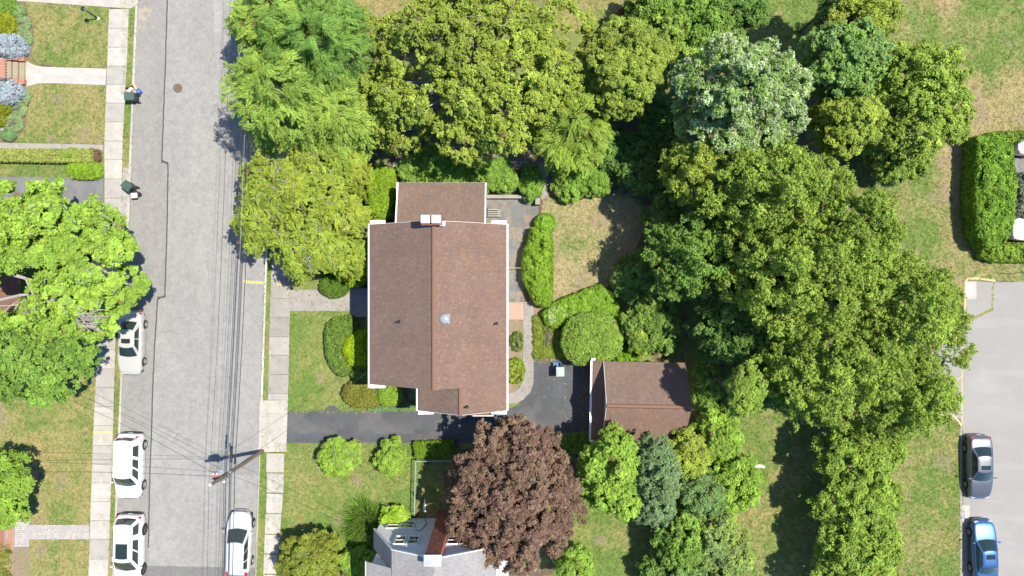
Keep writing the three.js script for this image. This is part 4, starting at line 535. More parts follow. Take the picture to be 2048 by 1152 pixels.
{ // manhole
  const p = P(354, 175.5); p.y = -0.12; const t = thing('manhole_cover', 'rusty round manhole cover in the asphalt', 'manhole cover', p); const m = mat([0.19, 0.125, 0.085], 0.85, { metalness: 0.2, map: grainTex }); part(t, 'frame', new THREE.RingGeometry(0.3, 0.36, 28).rotateX(-Math.PI / 2).translate(0, 0.008, 0), mat([0.13, 0.1, 0.08], 0.9)); const bumps = []; for (let x = -3; x <= 3; x++) for (let z = -3; z <= 3; z++) if (Math.hypot(x, z) < 3.4) bumps.push(box(0.045, 0.012, 0.045, x * 0.08, 0.016, z * 0.08)); part(t, 'lid', merge([cyl(0.3, 0.3, 0.012, 0, 0.006, 0, 28), ...bumps]), m); }
function drain(label, px, py) { const p = P(px, py); p.y = -0.12; const t = thing('storm_drain', label, 'drain', p); part(t, 'apron', box(0.85, 0.02, 1.35, 0.12, 0.006, 0), MAT.concrete[3]); part(t, 'pit', box(0.46, 0.006, 0.86, 0, 0.019, 0), MAT.black); for (let k = 0; k < 8; k++) part(t, 'grate_bar', box(0.46, 0.02, 0.035, 0, 0.03, -0.38 + k * 0.108), MAT.steel); part(t, 'grate_frame', merge([box(0.03, 0.022, 0.86, -0.23, 0.031, 0), box(0.03, 0.022, 0.86, 0.23, 0.031, 0), box(0.03, 0.022, 0.86, 0.0, 0.031, 0)]), MAT.steel); return t; }
drain('steel grated storm drain in the walled corner of the parking lot', 1940.5, 581); drain('steel grated storm drain between the grey and blue sedans', 1927, 1029);
// wheeled bins
function wheelie(label, p, turn, h, col, lidCol, extra) {
  const t = thing('wheeled_bin', label, 'trash bin', p, turn), m = mat(col, 0.55), w = 0.58, d = 0.66; const g = gridGeo(4, 4, (u, v) => V(0, 0, 0));
  const f = new THREE.CylinderGeometry(w * 0.68, w * 0.52, h, 4, 1).rotateY(Math.PI / 4).scale(1, 1, d / w).translate(0, h / 2 + 0.04, 0); part(t, 'body', f, m); part(t, 'rim', merge([rbox(w * 1.04, 0.05, d * 1.04, 0, h + 0.03, 0, 0.02, 2)]), m);
  const l = part(t, 'lid', merge([rbox(w * 1.06, 0.05, d * 1.08, 0, h + 0.08, 0.01, 0.025, 2), rbox(w * 0.78, 0.035, d * 0.72, 0, h + 0.115, 0.03, 0.015, 2)]), mat(lidCol, 0.5)); part(l, 'hinge', merge([bar(V(-w * 0.5, h + 0.05, -d * 0.6), V(w * 0.5, h + 0.05, -d * 0.6), 0.02), box(0.06, 0.05, 0.1, -0.2, h + 0.06, -d * 0.55), box(0.06, 0.05, 0.1, 0.2, h + 0.06, -d * 0.55)]), m);
  for (const s of [-1, 1]) part(t, 'wheel', cyl(0.13, 0.13, 0.06, 0, 0, 0, 16).rotateZ(Math.PI / 2).translate(s * 0.27, 0.13, -d * 0.42), MAT.black); return t; }
const binG = [0.03, 0.055, 0.045], lidG = [0.06, 0.1, 0.08];
wheelie('dark green wheeled trash bin beside the blue tub and cardboard', P(271.5, 199, 0).setY(-0.1), -Math.PI / 2 + 0.05, 1.0, binG, lidG); wheelie('dark green wheeled trash bin turned askew on the concrete ramp', P(268, 375.5, 0).setY(0.0), -Math.PI / 2 - 0.72, 1.0, binG, [0.045, 0.085, 0.065]);
wheelie('pale grey-green wheeled bin on the black driveway', P(1118.5, 740, 0).setY(0.015), 0.02, 1.0, [0.06, 0.09, 0.08], [0.3, 0.36, 0.33]);
function tub(name, label, p, turn, w, d, h, col, filled) { const t = thing(name, label, 'bin', p, turn), o = [], th = 0.02; const m = mat(col, 0.45); part(t, 'side', rbox(w, h, th, 0, h / 2, d / 2, 0.008, 1), m); part(t, 'side', rbox(w, h, th, 0, h / 2, -d / 2, 0.008, 1), m); part(t, 'side', rbox(th, h, d, w / 2, h / 2, 0, 0.008, 1), m); part(t, 'side', rbox(th, h, d, -w / 2, h / 2, 0, 0.008, 1), m); part(t, 'floor', box(w, 0.02, d, 0, 0.03, 0), m); part(t, 'rim', merge([rbox(w + 0.05, 0.03, 0.05, 0, h, d / 2, 0.01, 1), rbox(w + 0.05, 0.03, 0.05, 0, h, -d / 2, 0.01, 1), rbox(0.05, 0.03, d - 0.05, w / 2, h, 0, 0.01, 1), rbox(0.05, 0.03, d - 0.05, -w / 2, h, 0, 0.01, 1)]), m); if (filled) filled(t); return t; }
tub('recycling_tub', 'open blue recycling tub beside the pale grey-green bin', P(1114, 729.5).setY(0.015), 0.08, 0.58, 0.42, 0.36, [0.03, 0.11, 0.28]);
{ const t = thing('round_tub', 'round bright blue tub at the kerb beside the cardboard', 'bin', P(279.5, 184.5).setY(-0.12)); part(t, 'body', new THREE.LatheGeometry([[0.16, 0], [0.2, 0.42], [0.225, 0.43], [0.225, 0.46], [0.195, 0.455], [0.16, 0.1], [0, 0.1]].map(([a, b]) => new THREE.Vector2(a, b)), 24), mat([0.02, 0.09, 0.36], 0.35)); part(t, 'bag', new THREE.SphereGeometry(0.19, 16, 8).scale(1, 0.45, 1).translate(0, 0.42, 0), mat([0.03, 0.12, 0.42], 0.25)); }
{ const t = thing('cardboard_box', 'open cardboard box of crumpled paper beside the green bin', 'box', P(267.5, 181.5).setY(-0.02), 0.5); const m = mat([0.42, 0.3, 0.18], 0.9), q = mat([0.66, 0.62, 0.58], 0.85); for (const [x, z, w, d] of [[0, 0.24, 0.6, 0.02], [0, -0.24, 0.6, 0.02], [0.3, 0, 0.02, 0.48], [-0.3, 0, 0.02, 0.48]]) part(t, 'side', box(w, 0.5, d, x, 0.25, z), m); for (const [x, z, rx, rz] of [[0, 0.33, 0.5, 0], [0.38, 0, 0, -0.5], [-0.38, 0, 0, 0.5]]) part(t, 'flap', box(rx ? 0.58 : 0.18, 0.012, rx ? 0.18 : 0.46, 0, 0, 0).rotateX(rx).rotateZ(rz).translate(x, 0.47, z), m); const r = rng(71); for (let i = 0; i < 7; i++) part(t, 'paper', new THREE.IcosahedronGeometry(0.1 + 0.06 * r(), 0).scale(1.2, 0.6, 1).translate((r() - 0.5) * 0.4, 0.42 + 0.08 * r(), (r() - 0.5) * 0.3), q); part(t, 'bottle', cyl(0.05, 0.05, 0.25, 0, 0, 0, 10).rotateZ(1.3).translate(-0.18, 0.53, -0.2), MAT.black); }
{ const t = thing('trash_can', 'black trash can with a white board on top', 'trash bin', P(277, 389).setY(-0.12)); part(t, 'body', new THREE.LatheGeometry([[0, 0], [0.2, 0.01], [0.24, 0.62], [0.265, 0.64], [0.265, 0.68], [0, 0.68]].map(([a, b]) => new THREE.Vector2(a, b)), 24), mat([0.018, 0.019, 0.022], 0.5)); const w = thing('white_board', 'white foam board lying on the black trash can', 'board', P(268.3, 391, 0.62).setY(0.57), 0.06); part(w, 'sheet', rbox(0.46, 0.09, 0.38, 0, 0.045, 0, 0.01, 1), MAT.white); }
{ const t = thing('yard_sign', 'teal tilted plastic panel under the yellow-green tree', 'sign', P(57, 1011), 0.7); const m = mat([0.12, 0.3, 0.28], 0.5); for (let k = 0; k < 5; k++) part(t, 'slat', rbox(0.86, 0.03, 0.13, 0, 0.4 + 0.05 * k, -0.3 + 0.15 * k, 0.01, 1), m); for (const s of [-0.36, 0.36]) part(t, 'leg', bar(V(s, 0, 0.3), V(s, 0.62, 0.32), 0.022), m), part(t, 'leg', bar(V(s, 0, -0.3), V(s, 0.4, -0.3), 0.022), m); }
{ // chain link fence
  const t = thing('chain_fence', 'pale green metal pipe fence around the shaded corner of the lawn', 'fence'), m = mat([0.3, 0.42, 0.36], 0.5, { metalness: 0.2 }), h = 0.98, A = P(831, 923, h), B = P(828.5, 1030, h), E = P(905, 922, h); part(t, 'top_rail', bar(A, B, 0.03), m); part(t, 'top_rail', bar(A, E, 0.03), m); const posts = [A, B, A.clone().lerp(B, 0.42), A.clone().lerp(B, 0.63), A.clone().lerp(E, 0.5), E]; for (const p of posts) part(t, 'post', merge([bar(V(p.x, 0, p.z), V(p.x, h + 0.03, p.z), 0.03), new THREE.SphereGeometry(0.04, 8, 6).translate(p.x, h + 0.05, p.z)]), m);
  const wires = []; for (const [a, b] of [[A, B], [A, E]]) { const L = a.distanceTo(b), n = Math.round(L / 0.12); for (let i = -8; i < n; i++) for (const s of [0, 1]) { const t0 = clamp(i / n), t1 = clamp((i + 8) / n), y0 = s ? 0.05 : h, y1 = s ? h : 0.05, k0 = (t0 - i / n) * n / 8, k1 = (t1 - i / n) * n / 8, p = a.clone().lerp(b, t0).setY(lerp(y0, y1, k0)), q = a.clone().lerp(b, t1).setY(lerp(y0, y1, k1)); if (p.distanceTo(q) > 0.05) wires.push(bar(p, q, 0.0025, 0.0025, 3)); } } const w = part(t, 'mesh', merge(wires), m); w.userData.kind = 'stuff'; }
{ const t = thing('paddle_board', 'white sliver of board leaning by the fence near the white house', 'board', P(849, 1012, 0.2).setY(0)); part(t, 'panel', slabGeo([V(-0.1, 0, 0.5), V(0.08, 0, 0.5), V(0.1, 0, 0.1), V(0.05, 0, -0.5), V(-0.02, 0, -0.5), V(-0.12, 0, 0.1)], 0.03, 0.1, 0.01), MAT.white); }
{ const t = thing('garden_bench', 'rusty slatted metal bench frame on the patio', 'bench', P(988, 427).setY(0.03)); const m = mat([0.2, 0.15, 0.11], 0.7); part(t, 'top_rail', bar(V(-0.5, 0.8, -0.38), V(0.5, 0.8, -0.38), 0.02), m); for (let k = 0; k < 4; k++) part(t, 'slat', rbox(0.95, 0.02, 0.09, 0.02, 0.42, -0.25 + 0.16 * k, 0.008, 1), mat([0.3, 0.27, 0.22], 0.8)); for (const [x, z] of [[-0.45, -0.38], [0.45, -0.38], [-0.45, 0.3], [0.45, 0.3]]) part(t, 'leg', bar(V(x, 0, z), V(x, z < 0 ? 0.8 : 0.42, z), 0.018), m); }
{ const t = thing('pale_rock', 'flat pale rock on the grass strip beside the thicket', 'rock', P(1517, 932)); part(t, 'rock', new THREE.DodecahedronGeometry(0.3, 1).scale(1.35, 0.28, 0.5).translate(0, 0.05, 0), mat([0.62, 0.55, 0.43], 0.9)); part(t, 'rock', new THREE.DodecahedronGeometry(0.14, 1).scale(1.1, 0.4, 0.8).translate(0.36, 0.04, 0.06), mat([0.6, 0.53, 0.42], 0.9)); }
{ const t = thing('hose', 'thin black hose lying across the parking lot edge', 'hose'); part(t, 'tube', new THREE.TubeGeometry(new THREE.CatmullRomCurve3([P(1995, 546), P(2008, 547), P(2022, 549), P(2034, 546), P(2060, 543)].map((p) => p.setY(0.03))), 30, 0.025, 5), MAT.black); }
{ const t = thing('garden_hose', 'thin pale pipe across the shaded patio', 'pipe'); part(t, 'tube', bar(P(1014, 536.5).setY(0.9), P(1048, 536.5).setY(0.9), 0.02), mat([0.5, 0.46, 0.3], 0.6)); part(t, 'post', bar(P(1048, 536.5).setY(0), P(1048, 536.5).setY(0.9), 0.02), mat([0.4, 0.37, 0.28], 0.6)); }

// ---------------------------------------------------------------- plants
function leafClump(seed, n, len, wid, R, flat = 0.7, up = 0.6) {  // n folded leaves in a loose ball
  const r = rng(seed), pos = [], q = new THREE.Quaternion(), e = new THREE.Vector3();
  for (let i = 0; i < n; i++) {
    const a = r() * 6.283, d = Math.cbrt(r()) * R, ph = Math.acos(2 * r() - 1);
    const c = V(d * Math.sin(ph) * Math.cos(a), d * Math.cos(ph) * flat, d * Math.sin(ph) * Math.sin(a));
    const nrm = V(c.x / R * 0.8 + (r() - 0.5) * 1.1, up + 0.5 * r(), c.z / R * 0.8 + (r() - 0.5) * 1.1).normalize();
    q.setFromUnitVectors(V(0, 1, 0), nrm); const yaw = r() * 6.283, s = 0.7 + 0.6 * r(), L = len * s, W = wid * s;
    const pts = [V(-L / 2, 0, 0), V(0, -0.12 * W, -W / 2), V(L / 2, -0.1 * L, 0), V(0, -0.12 * W, W / 2)].map((v) => v.applyAxisAngle(V(0, 1, 0), yaw).applyQuaternion(q).add(c));
    for (const k of [0, 2, 1, 0, 3, 2]) pos.push(pts[k].x, pts[k].y, pts[k].z);
  }
  const g = new THREE.BufferGeometry(); g.setAttribute('position', new THREE.Float32BufferAttribute(pos, 3)); g.computeVertexNormals(); return g;
}
function frond(seed, L, n, w) {                                   // drooping conifer spray along +x
  const r = rng(seed), pos = []; const at = (t) => V(L * t, -0.22 * L * t * t, 0);
  const tri = (a, b, c) => pos.push(a.x, a.y, a.z, b.x, b.y, b.z, c.x, c.y, c.z);
  for (let i = 0; i < n; i++) for (const s of [-1, 1]) { const t = (i + 0.5 * r()) / n, a = at(t), l = w * (1 - 0.75 * t) * (0.75 + 0.5 * r()), ang = 0.75 + 0.3 * r(); const tip = a.clone().add(V(l * Math.cos(ang), -0.18 * l + 0.05 * (r() - 0.5), s * l * Math.sin(ang))), b = at(t + 0.6 / n); const m1 = a.clone().lerp(tip, 0.55).add(V(0.03, 0.012, -s * 0.02)), m2 = a.clone().lerp(tip, 0.5).add(V(-0.03, 0, s * 0.02)); tri(a, m1, tip); tri(a, tip, m2); }
  { const a = at(0.8), b = at(1.08); tri(a.clone().add(V(0, 0, -0.03)), b, a.clone().add(V(0, 0, 0.03))); }
  const g = new THREE.BufferGeometry(); g.setAttribute('position', new THREE.Float32BufferAttribute(pos, 3)); g.computeVertexNormals(); return g;
}
function blades(seed, n, h, spread, w, lean = 0.6) { const r = rng(seed), pos = []; for (let i = 0; i < n; i++) { const a = r() * 6.283, b = V((r() - 0.5) * spread, 0, (r() - 0.5) * spread), d = V(Math.cos(a), 0, Math.sin(a)), s = V(-d.z, 0, d.x).multiplyScalar(w), t = b.clone().addScaledVector(d, h * lean * (0.3 + 0.7 * r())).add(V(0, h * (0.6 + 0.5 * r()), 0)); for (const v of [b.clone().add(s), b.clone().sub(s), t]) pos.push(v.x, v.y, v.z); } const g = new THREE.BufferGeometry(); g.setAttribute('position', new THREE.Float32BufferAttribute(pos, 3)); g.computeVertexNormals(); return g; }
const CL = {
  big: [1, 2, 3].map((s) => leafClump(s, 16, 0.22, 0.18, 0.27)),
  mid: [4, 5, 6].map((s) => leafClump(s, 18, 0.155, 0.11, 0.215)),
  oak: [7, 8, 9].map((s) => leafClump(s, 17, 0.16, 0.085, 0.22, 0.8, 0.35)),
  small: [10, 11].map((s) => leafClump(s, 18, 0.095, 0.07, 0.14)),
  tiny: [12, 13].map((s) => leafClump(s, 14, 0.085, 0.06, 0.11, 0.8, 0.35)),
  frond: [14, 15, 16].map((s) => frond(s, 0.85, 8, 0.34)),
  spruce: [17, 18].map((s) => frond(s, 0.4, 7, 0.16)),
};
const leafMats = {};
function leafMat(key = 'matt') { return leafMats[key] ||= new THREE.MeshPhysicalMaterial({ color: 0xffffff, roughness: key === 'gloss' ? 0.42 : 0.7, specularIntensity: key === 'gloss' ? 0.5 : 0.22, transmission: 0.24, thickness: 0, side: THREE.DoubleSide }); }
let leafCount = 0;
const _m = new THREE.Matrix4(), _q = new THREE.Quaternion(), _q2 = new THREE.Quaternion(), _s = new THREE.Vector3(), _c = new THREE.Color(), UP = V(0, 1, 0);
// pts: [x, y, z, nx, ny, nz, scale, r, g, b, yaw]
function foliage(parent, name, pts, kind, key) {
  const protos = CL[kind], out = [];
  protos.forEach((geo, k) => {
    const sel = pts.filter((_, i) => i % protos.length === k); if (!sel.length) return;
    const im = new THREE.InstancedMesh(geo, leafMat(key), sel.length); im.name = name; shadows(im); im.userData.kind = 'stuff';
    sel.forEach((p, i) => { _q.setFromUnitVectors(UP, V(p[3], p[4], p[5]).normalize()); _q2.setFromAxisAngle(UP, p[10]); _q.multiply(_q2); _s.setScalar(p[6]); _m.compose(V(p[0], p[1], p[2]), _q, _s); im.setMatrixAt(i, _m); im.setColorAt(i, _c.setRGB(p[7] * 1.12, p[8] * 1.12, p[9] * 1.12)); });
    leafCount += sel.length; parent.add(im); out.push(im);
  });
  return out;
}
function tint(r, col, alt, v = 0.22, hard = 0) { const t = hard ? (r() < hard ? 1 : 0) : r(), k = 1 - v + 2 * v * r(), c = mix3(col, alt || col, t * t); return [c[0] * k * (0.93 + 0.14 * r()), c[1] * k, c[2] * k]; }
function limbs(base, tips, r0, r, matl, parent, name = 'trunk', forkH = 0.35) {
  const gs = [], top = tips.reduce((m, t) => Math.max(m, t.y), 0), fork = V(base.x, base.y + Math.max(0.4, (top - base.y) * forkH), base.z);
  gs.push(bar(V(base.x, base.y - 0.1, base.z), fork, r0 * 1.25, r0 * 0.9, 9));
  for (const t of tips) { const mid = fork.clone().lerp(t, 0.5); mid.y += 0.12 * t.distanceTo(fork); mid.x += 0.25 * (r() - 0.5); mid.z += 0.25 * (r() - 0.5); const a = r0 * 0.55; gs.push(bar(fork, mid, a, a * 0.65, 6), bar(mid, t, a * 0.65, 0.025, 5)); }
  return part(parent, name, merge(gs), matl);
}
// broadleaf crown: boughs on an uneven dome, sprays on the boughs, leaf clumps on the sprays
function tree(o) {
  const r = rng(o.seed), hm = o.mid, c0 = P(o.px, o.py, hm), k = (HC - hm) / FP, rx = o.rx * k, rz = (o.ry || o.rx) * k, ry = o.dome || (o.top - hm);
  const t = thing(o.name, o.label, o.category || 'tree', V(c0.x, 0, c0.z), 0, o.group);
  const lobes = [], n = o.lobes || 26, R = (rx + rz) / 2, lr = (o.lobe || 0.3) * R;
  for (let i = 0; i < n; i++) {
    const y = 1 - (i + 0.5) / n * (1 + (o.under ?? 0.35)), a = i * 2.39996 + r() * 0.7 + o.seed, h = Math.sqrt(Math.max(0, 1 - y * y)), q = 0.5 + 0.5 * r(), b = 1 + 0.22 * (vnoise(a * 1.1 + o.seed, 5) - 0.5);
    lobes.push({ c: V(Math.cos(a) * h * (rx - lr * 0.75) * b * (0.82 + 0.26 * r()), hm + y * (ry - lr * 0.6) * q + 0.7 * lr * (r() - 0.5), Math.sin(a) * h * (rz - lr * 0.75) * b * (0.82 + 0.26 * r())), r: lr * (0.6 + 0.85 * r() * r() + 0.1) });
  }
  for (let i = 0; i < n / 3; i++) { const a = i * 2.39996 + 1.3, d = 0.62 * Math.sqrt((i + 0.5) / (n / 3)); lobes.push({ c: V(Math.cos(a) * d * rx, hm + ry * (0.28 + 0.2 * r()) * (1 - d * d * 0.6), Math.sin(a) * d * rz), r: lr * (0.9 + 0.5 * r()) }); }
  lobes.push({ c: V(0.2 * rx * (r() - 0.5), hm + ry * 0.5, 0.2 * rz * (r() - 0.5)), r: R * 0.36 });
  if (o.extra) for (const [x, y, h, rr] of o.extra) { const e = P(x, y, h); lobes.push({ c: V(e.x - c0.x, h, e.z - c0.z), r: rr * (HC - h) / FP }); }
  const pts = [], sr = (o.spray || 0.42) * 0.87, size = (o.size || 1) * 0.9, dens = o.dens || 1;
  for (const L of lobes) {
    const m = Math.round(L.r * L.r * 9 * dens / (sr * sr) * 0.36) + 3, tone = 0.84 + 0.3 * r(), lean = r();
    for (let i = 0; i < m; i++) {
      const cy = 1 - r() * 1.35, a = r() * 6.283, h = Math.sqrt(Math.max(0, 1 - cy * cy)), d = V(Math.cos(a) * h, cy, Math.sin(a) * h), rad = L.r * (0.78 + 0.3 * r() + (r() < 0.1 ? 0.35 * r() : 0)), s = L.c.clone().addScaledVector(d, rad);
      if (s.y < 0.25) continue;
      if (o.gaps) { const k = FP / (HC - s.y), gx = 1024 + (s.x + c0.x) * k, gy = 576 + (s.z + c0.z) * k; if (o.gaps.some(([x, y, g]) => Math.hypot(gx - x, gy - y) < g * (0.8 + 0.35 * vnoise(gx / 9, gy / 9)))) continue; }
      let hid = false; for (const K of lobes) if (K !== L && s.distanceTo(K.c) < K.r * 0.55) { hid = true; break; }
      if (hid) continue;
      const kk = o.per || 5, tn = tone * (0.85 + 0.3 * r());
      for (let j = 0; j < kk; j++) {
        const yawR = o.radial ? -Math.atan2(s.z, s.x) + (r() - 0.5) * 1.8 : r() * 6.283, c = r() < 0.006 ? [0.2, 0.14, 0.07] : tint(r, mul3(o.alt && !o.hard ? mix3(o.col, o.alt, 0.55 * lean) : o.col, tn), o.alt && mul3(o.alt, tn), o.vary, o.hard), f = sr * 0.58;
        pts.push([s.x + (r() - 0.5) * 2 * f, Math.max(0.15, s.y + (r() - 0.55) * 1.2 * f), s.z + (r() - 0.5) * 2 * f, d.x * 0.5 + (r() - 0.5) * 0.5, 0.75, d.z * 0.5 + (r() - 0.5) * 0.5, size * (0.7 + 0.6 * r()), c[0], c[1], c[2], yawR]);
      }
    }
  }
  foliage(t, 'crown', pts, o.leaf || 'mid', o.gloss ? 'gloss' : 'matt');
  const tips = lobes.filter((_, i) => i % 2 === 0).map((L) => L.c.clone().addScaledVector(V(0, 1, 0), -0.2));
  limbs(V(0, 0, 0), tips, o.trunk || 0.05 * R + 0.06, r, o.bark || MAT.bark, t);
  if (o.twigs) { const gs = []; for (let i = 0; i < o.twigs; i++) { const L = lobes[Math.floor(r() * lobes.length)]; if (L.c.y < hm) continue; let p = L.c.clone().add(V((r() - 0.5) * L.r, L.r * (0.85 + 0.25 * r()), (r() - 0.5) * L.r)); let a = r() * 6.283; for (let s = 0; s < 3; s++) { const q = p.clone().add(V(Math.cos(a) * 0.24, 0.05 * (r() - 0.4), Math.sin(a) * 0.24)); gs.push(bar(p, q, 0.022 - s * 0.005, 0.017 - s * 0.005, 4)); if (r() < 0.6) { const b = a + (r() - 0.5) * 2; gs.push(bar(q, q.clone().add(V(Math.cos(b) * 0.25, 0.03, Math.sin(b) * 0.25)), 0.014, 0.008, 3)); } a += (r() - 0.5) * 0.9; p = q; } } const m = part(t, 'bare_twigs', merge(gs), o.twigMat || MAT.twig); m.userData.kind = 'stuff'; }
  return t;
}
// conifer with layered drooping sprays
function conifer(o) {
  const r = rng(o.seed), c0 = P(o.px, o.py, o.mid), k = (HC - o.mid) / FP, R = o.rx * k, t = thing(o.name, o.label, 'tree', V(c0.x, 0, c0.z), 0, o.group), pts = [], gs = [bar(V(0, -0.1, 0), V(0, o.top * 0.97, 0), 0.22, 0.03, 8)];
  for (let y = o.base; y < o.top; y += o.step || 0.42) {
    const f = (y - o.base) / (o.top - o.base), rad = R * Math.pow(1 - f, o.pow || 0.62) + 0.25, n = Math.round(4 + rad * 2.6);
    for (let b = 0; b < n; b++) {
      const a = (b + r()) / n * 6.283 + y * 3, L = rad * (0.72 + 0.4 * r()), dr = o.droop ?? 0.22, tone = 0.82 + 0.36 * r();
      if (b % 3 === 0) gs.push(bar(V(0, y, 0), V(Math.cos(a) * L * 0.8, y - dr * L * 0.6, Math.sin(a) * L * 0.8), 0.04, 0.01, 4));
      for (let s = 0.18; s < 1.02; s += 0.42 / Math.max(1, L)) for (const side of [-1, 1]) {
        const w = (r() - 0.5) * 0.3, x = Math.cos(a) * L * s + Math.cos(a + 1.57) * side * 0.22 * (1 - s * 0.5) * (1 + L * 0.15) + w, z = Math.sin(a) * L * s + Math.sin(a + 1.57) * side * 0.22 * (1 - s * 0.5) * (1 + L * 0.15), yy = y - dr * L * s * s + 0.12 * (r() - 0.5);
        const c = tint(r, mul3(o.col, tone), o.alt && mul3(o.alt, tone), 0.2), yaw = -(a + side * (0.55 + 0.5 * (r() - 0.5)));
        pts.push([x, yy, z, (r() - 0.5) * 0.5, 1, (r() - 0.5) * 0.5, (o.size || 1) * (0.75 + 0.5 * r()), c[0], c[1], c[2], yaw]);
      }
    }
  }
  foliage(t, 'crown', pts, o.leaf || 'frond'); part(t, 'trunk', merge(gs), MAT.bark); return t;
}
// shrubs and hedges: leaf shell on a footprint given in photo pixels
function ellipsePoly(cx, cy, rx, ry, rot = 0, n = 28, wob = 0.04, seed = 1) { const l = []; for (let i = 0; i < n; i++) { const a = i / n * 6.283, k = 1 + wob * 2 * (vnoise(i * 0.6, seed) - 0.5), x = Math.cos(a) * rx * k, y = Math.sin(a) * ry * k; l.push([cx + x * Math.cos(rot) - y * Math.sin(rot), cy + x * Math.sin(rot) + y * Math.cos(rot)]); } return l; }
function shrub(o) {
  const r = rng(o.seed), poly = o.poly || ellipsePoly(o.px, o.py, o.rx, o.ry || o.rx, o.rot || 0, 28, o.wob ?? 0.05, o.seed), h = o.h, href = h * (o.ref ?? 0.6);
  const w = poly.map(([x, y]) => { const p = P(x, y, href); return [p.x, p.z]; }), b = bbox(w), cx = (b[0] + b[2]) / 2, cz = (b[1] + b[3]) / 2;
  const t = thing(o.name, o.label, o.category || 'shrub', V(cx, 0, cz), 0, o.group), edge = o.round ?? Math.min(0.45, h * 0.6);
  const dist = (x, z) => { let d = 1e9; for (let i = 0, j = w.length - 1; i < w.length; j = i++) { const [ax, az] = w[j], [bx, bz] = w[i], ux = bx - ax, uz = bz - az, s = clamp(((x - ax) * ux + (z - az) * uz) / (ux * ux + uz * uz || 1)); d = Math.min(d, Math.hypot(x - ax - s * ux, z - az - s * uz)); } return d; };
  const rough = o.rough || 0, yAt = (x, z, d) => { const q = 1 - clamp(d / edge); return h * (1 - (o.drop ?? 0.45) * q * q) * (1 - rough * 0.75 * sst(0.25, 0.75, 1 - fbm(x * 1.5 + o.seed, z * 1.5, 3))) ; };
  const pts = [], area = (b[2] - b[0]) * (b[3] - b[1]), N = Math.round(area * (o.dens || 170)), size = o.size || 1, push = (x, y, z, nx, ny, nz) => { const tn = 0.86 + 0.28 * fbm(x * 2.2, z * 2.2 + o.seed, 2) - 0.02, c = tint(r, mul3(o.col, tn), o.alt && mul3(o.alt, tn), o.vary ?? 0.3); pts.push([x - cx + 0.03 * (r() - 0.5), y, z - cz, nx + (r() - 0.5) * 0.6, ny, nz + (r() - 0.5) * 0.6, size * (0.75 + 0.5 * r()), c[0], c[1], c[2], r() * 6.283]); };
  for (let i = 0; i < N; i++) { const x = lerp(b[0], b[2], r()), z = lerp(b[1], b[3], r()); if (!inPoly(w, x, z)) continue; const d = dist(x, z), y = yAt(x, z, d) - rough * 0.25 * r() * h; push(x, Math.max(0.08, y - 0.16 * r() * r() + 0.1 * (vnoise(x * 5, z * 5) - 0.6)), z, 0, 1, 0); }
  for (let i = 0, j = w.length - 1; i < w.length; j = i++) { const [ax, az] = w[j], [bx, bz] = w[i], L = Math.hypot(bx - ax, bz - az), m = Math.round(L * h * (o.dens || 170) * 0.75); let nx = bz - az, nz = ax - bx; const mx = (ax + bx) / 2, mz = (az + bz) / 2; const l = Math.hypot(nx, nz) || 1; nx /= l; nz /= l; if (inPoly(w, mx + nx * 0.05, mz + nz * 0.05)) { nx = -nx; nz = -nz; } for (let q = 0; q < m; q++) { const s = r(), y = h * (1.05 - (o.drop ?? 0.45)) * r() + 0.05, k = (r() - 0.5) * 0.1 * (1 + 2 * rough); push(lerp(ax, bx, s) + nx * k, y, lerp(az, bz, s) + nz * k, nx * 1.2, 0.5, nz * 1.2); } }
  if (!o.airy) for (let i = 0; i < N * 0.55; i++) { const x = lerp(b[0], b[2], r()), z = lerp(b[1], b[3], r()); if (inPoly(w, x, z)) push(x, Math.max(0.06, yAt(x, z, dist(x, z)) * (0.45 + 0.4 * r())), z, 0, 1, 0); }
  foliage(t, 'foliage', pts, o.leaf || 'tiny', o.gloss ? 'gloss' : 'matt');
  { const tips = [], nb = o.airy ? 7 : Math.min(26, Math.round(8 + area * 2)); for (let i = 0; i < nb; i++) { const x = lerp(b[0], b[2], 0.12 + 0.76 * r()), z = lerp(b[1], b[3], 0.12 + 0.76 * r()); if (inPoly(w, x, z)) tips.push(V(x - cx, h * (0.6 + 0.2 * r()) * (1 - 0.5 * rough), z - cz)); } if (!tips.length) tips.push(V(0, h * 0.6, 0)); limbs(V(0, 0, 0), tips, 0.04, r, MAT.bark, t, 'branches', 0.15); }
  if (o.flowers) { const fl = o.flowers(r); foliage(t, 'blossoms', fl.map(([x, y]) => { const p = P(x, y, h), d = dist(p.x, p.z); return [p.x - cx, yAt(p.x, p.z, d) + 0.05, p.z - cz, (r() - 0.5), 1, (r() - 0.5), 0.6 + 0.5 * r(), 0.6, 0.58, 0.5, r() * 6]; }), 'tiny'); }
  return t;
}
const C = { maple: [0.2, 0.325, 0.045], mapleAlt: [0.15, 0.26, 0.045], hem: [0.19, 0.30, 0.05], hemAlt: [0.28, 0.38, 0.06], yellow: [0.29, 0.35, 0.05], yellowAlt: [0.23, 0.3, 0.045], olive: [0.21, 0.3, 0.045], mid: [0.14, 0.25, 0.05], dark: [0.115, 0.205, 0.045], blue: [0.165, 0.245, 0.1], silver: [0.34, 0.42, 0.21], oak: [0.195, 0.295, 0.045], oakAlt: [0.285, 0.375, 0.055], purple: [0.145, 0.08, 0.066], purpleAlt: [0.23, 0.16, 0.095], lime: [0.245, 0.375, 0.05] };

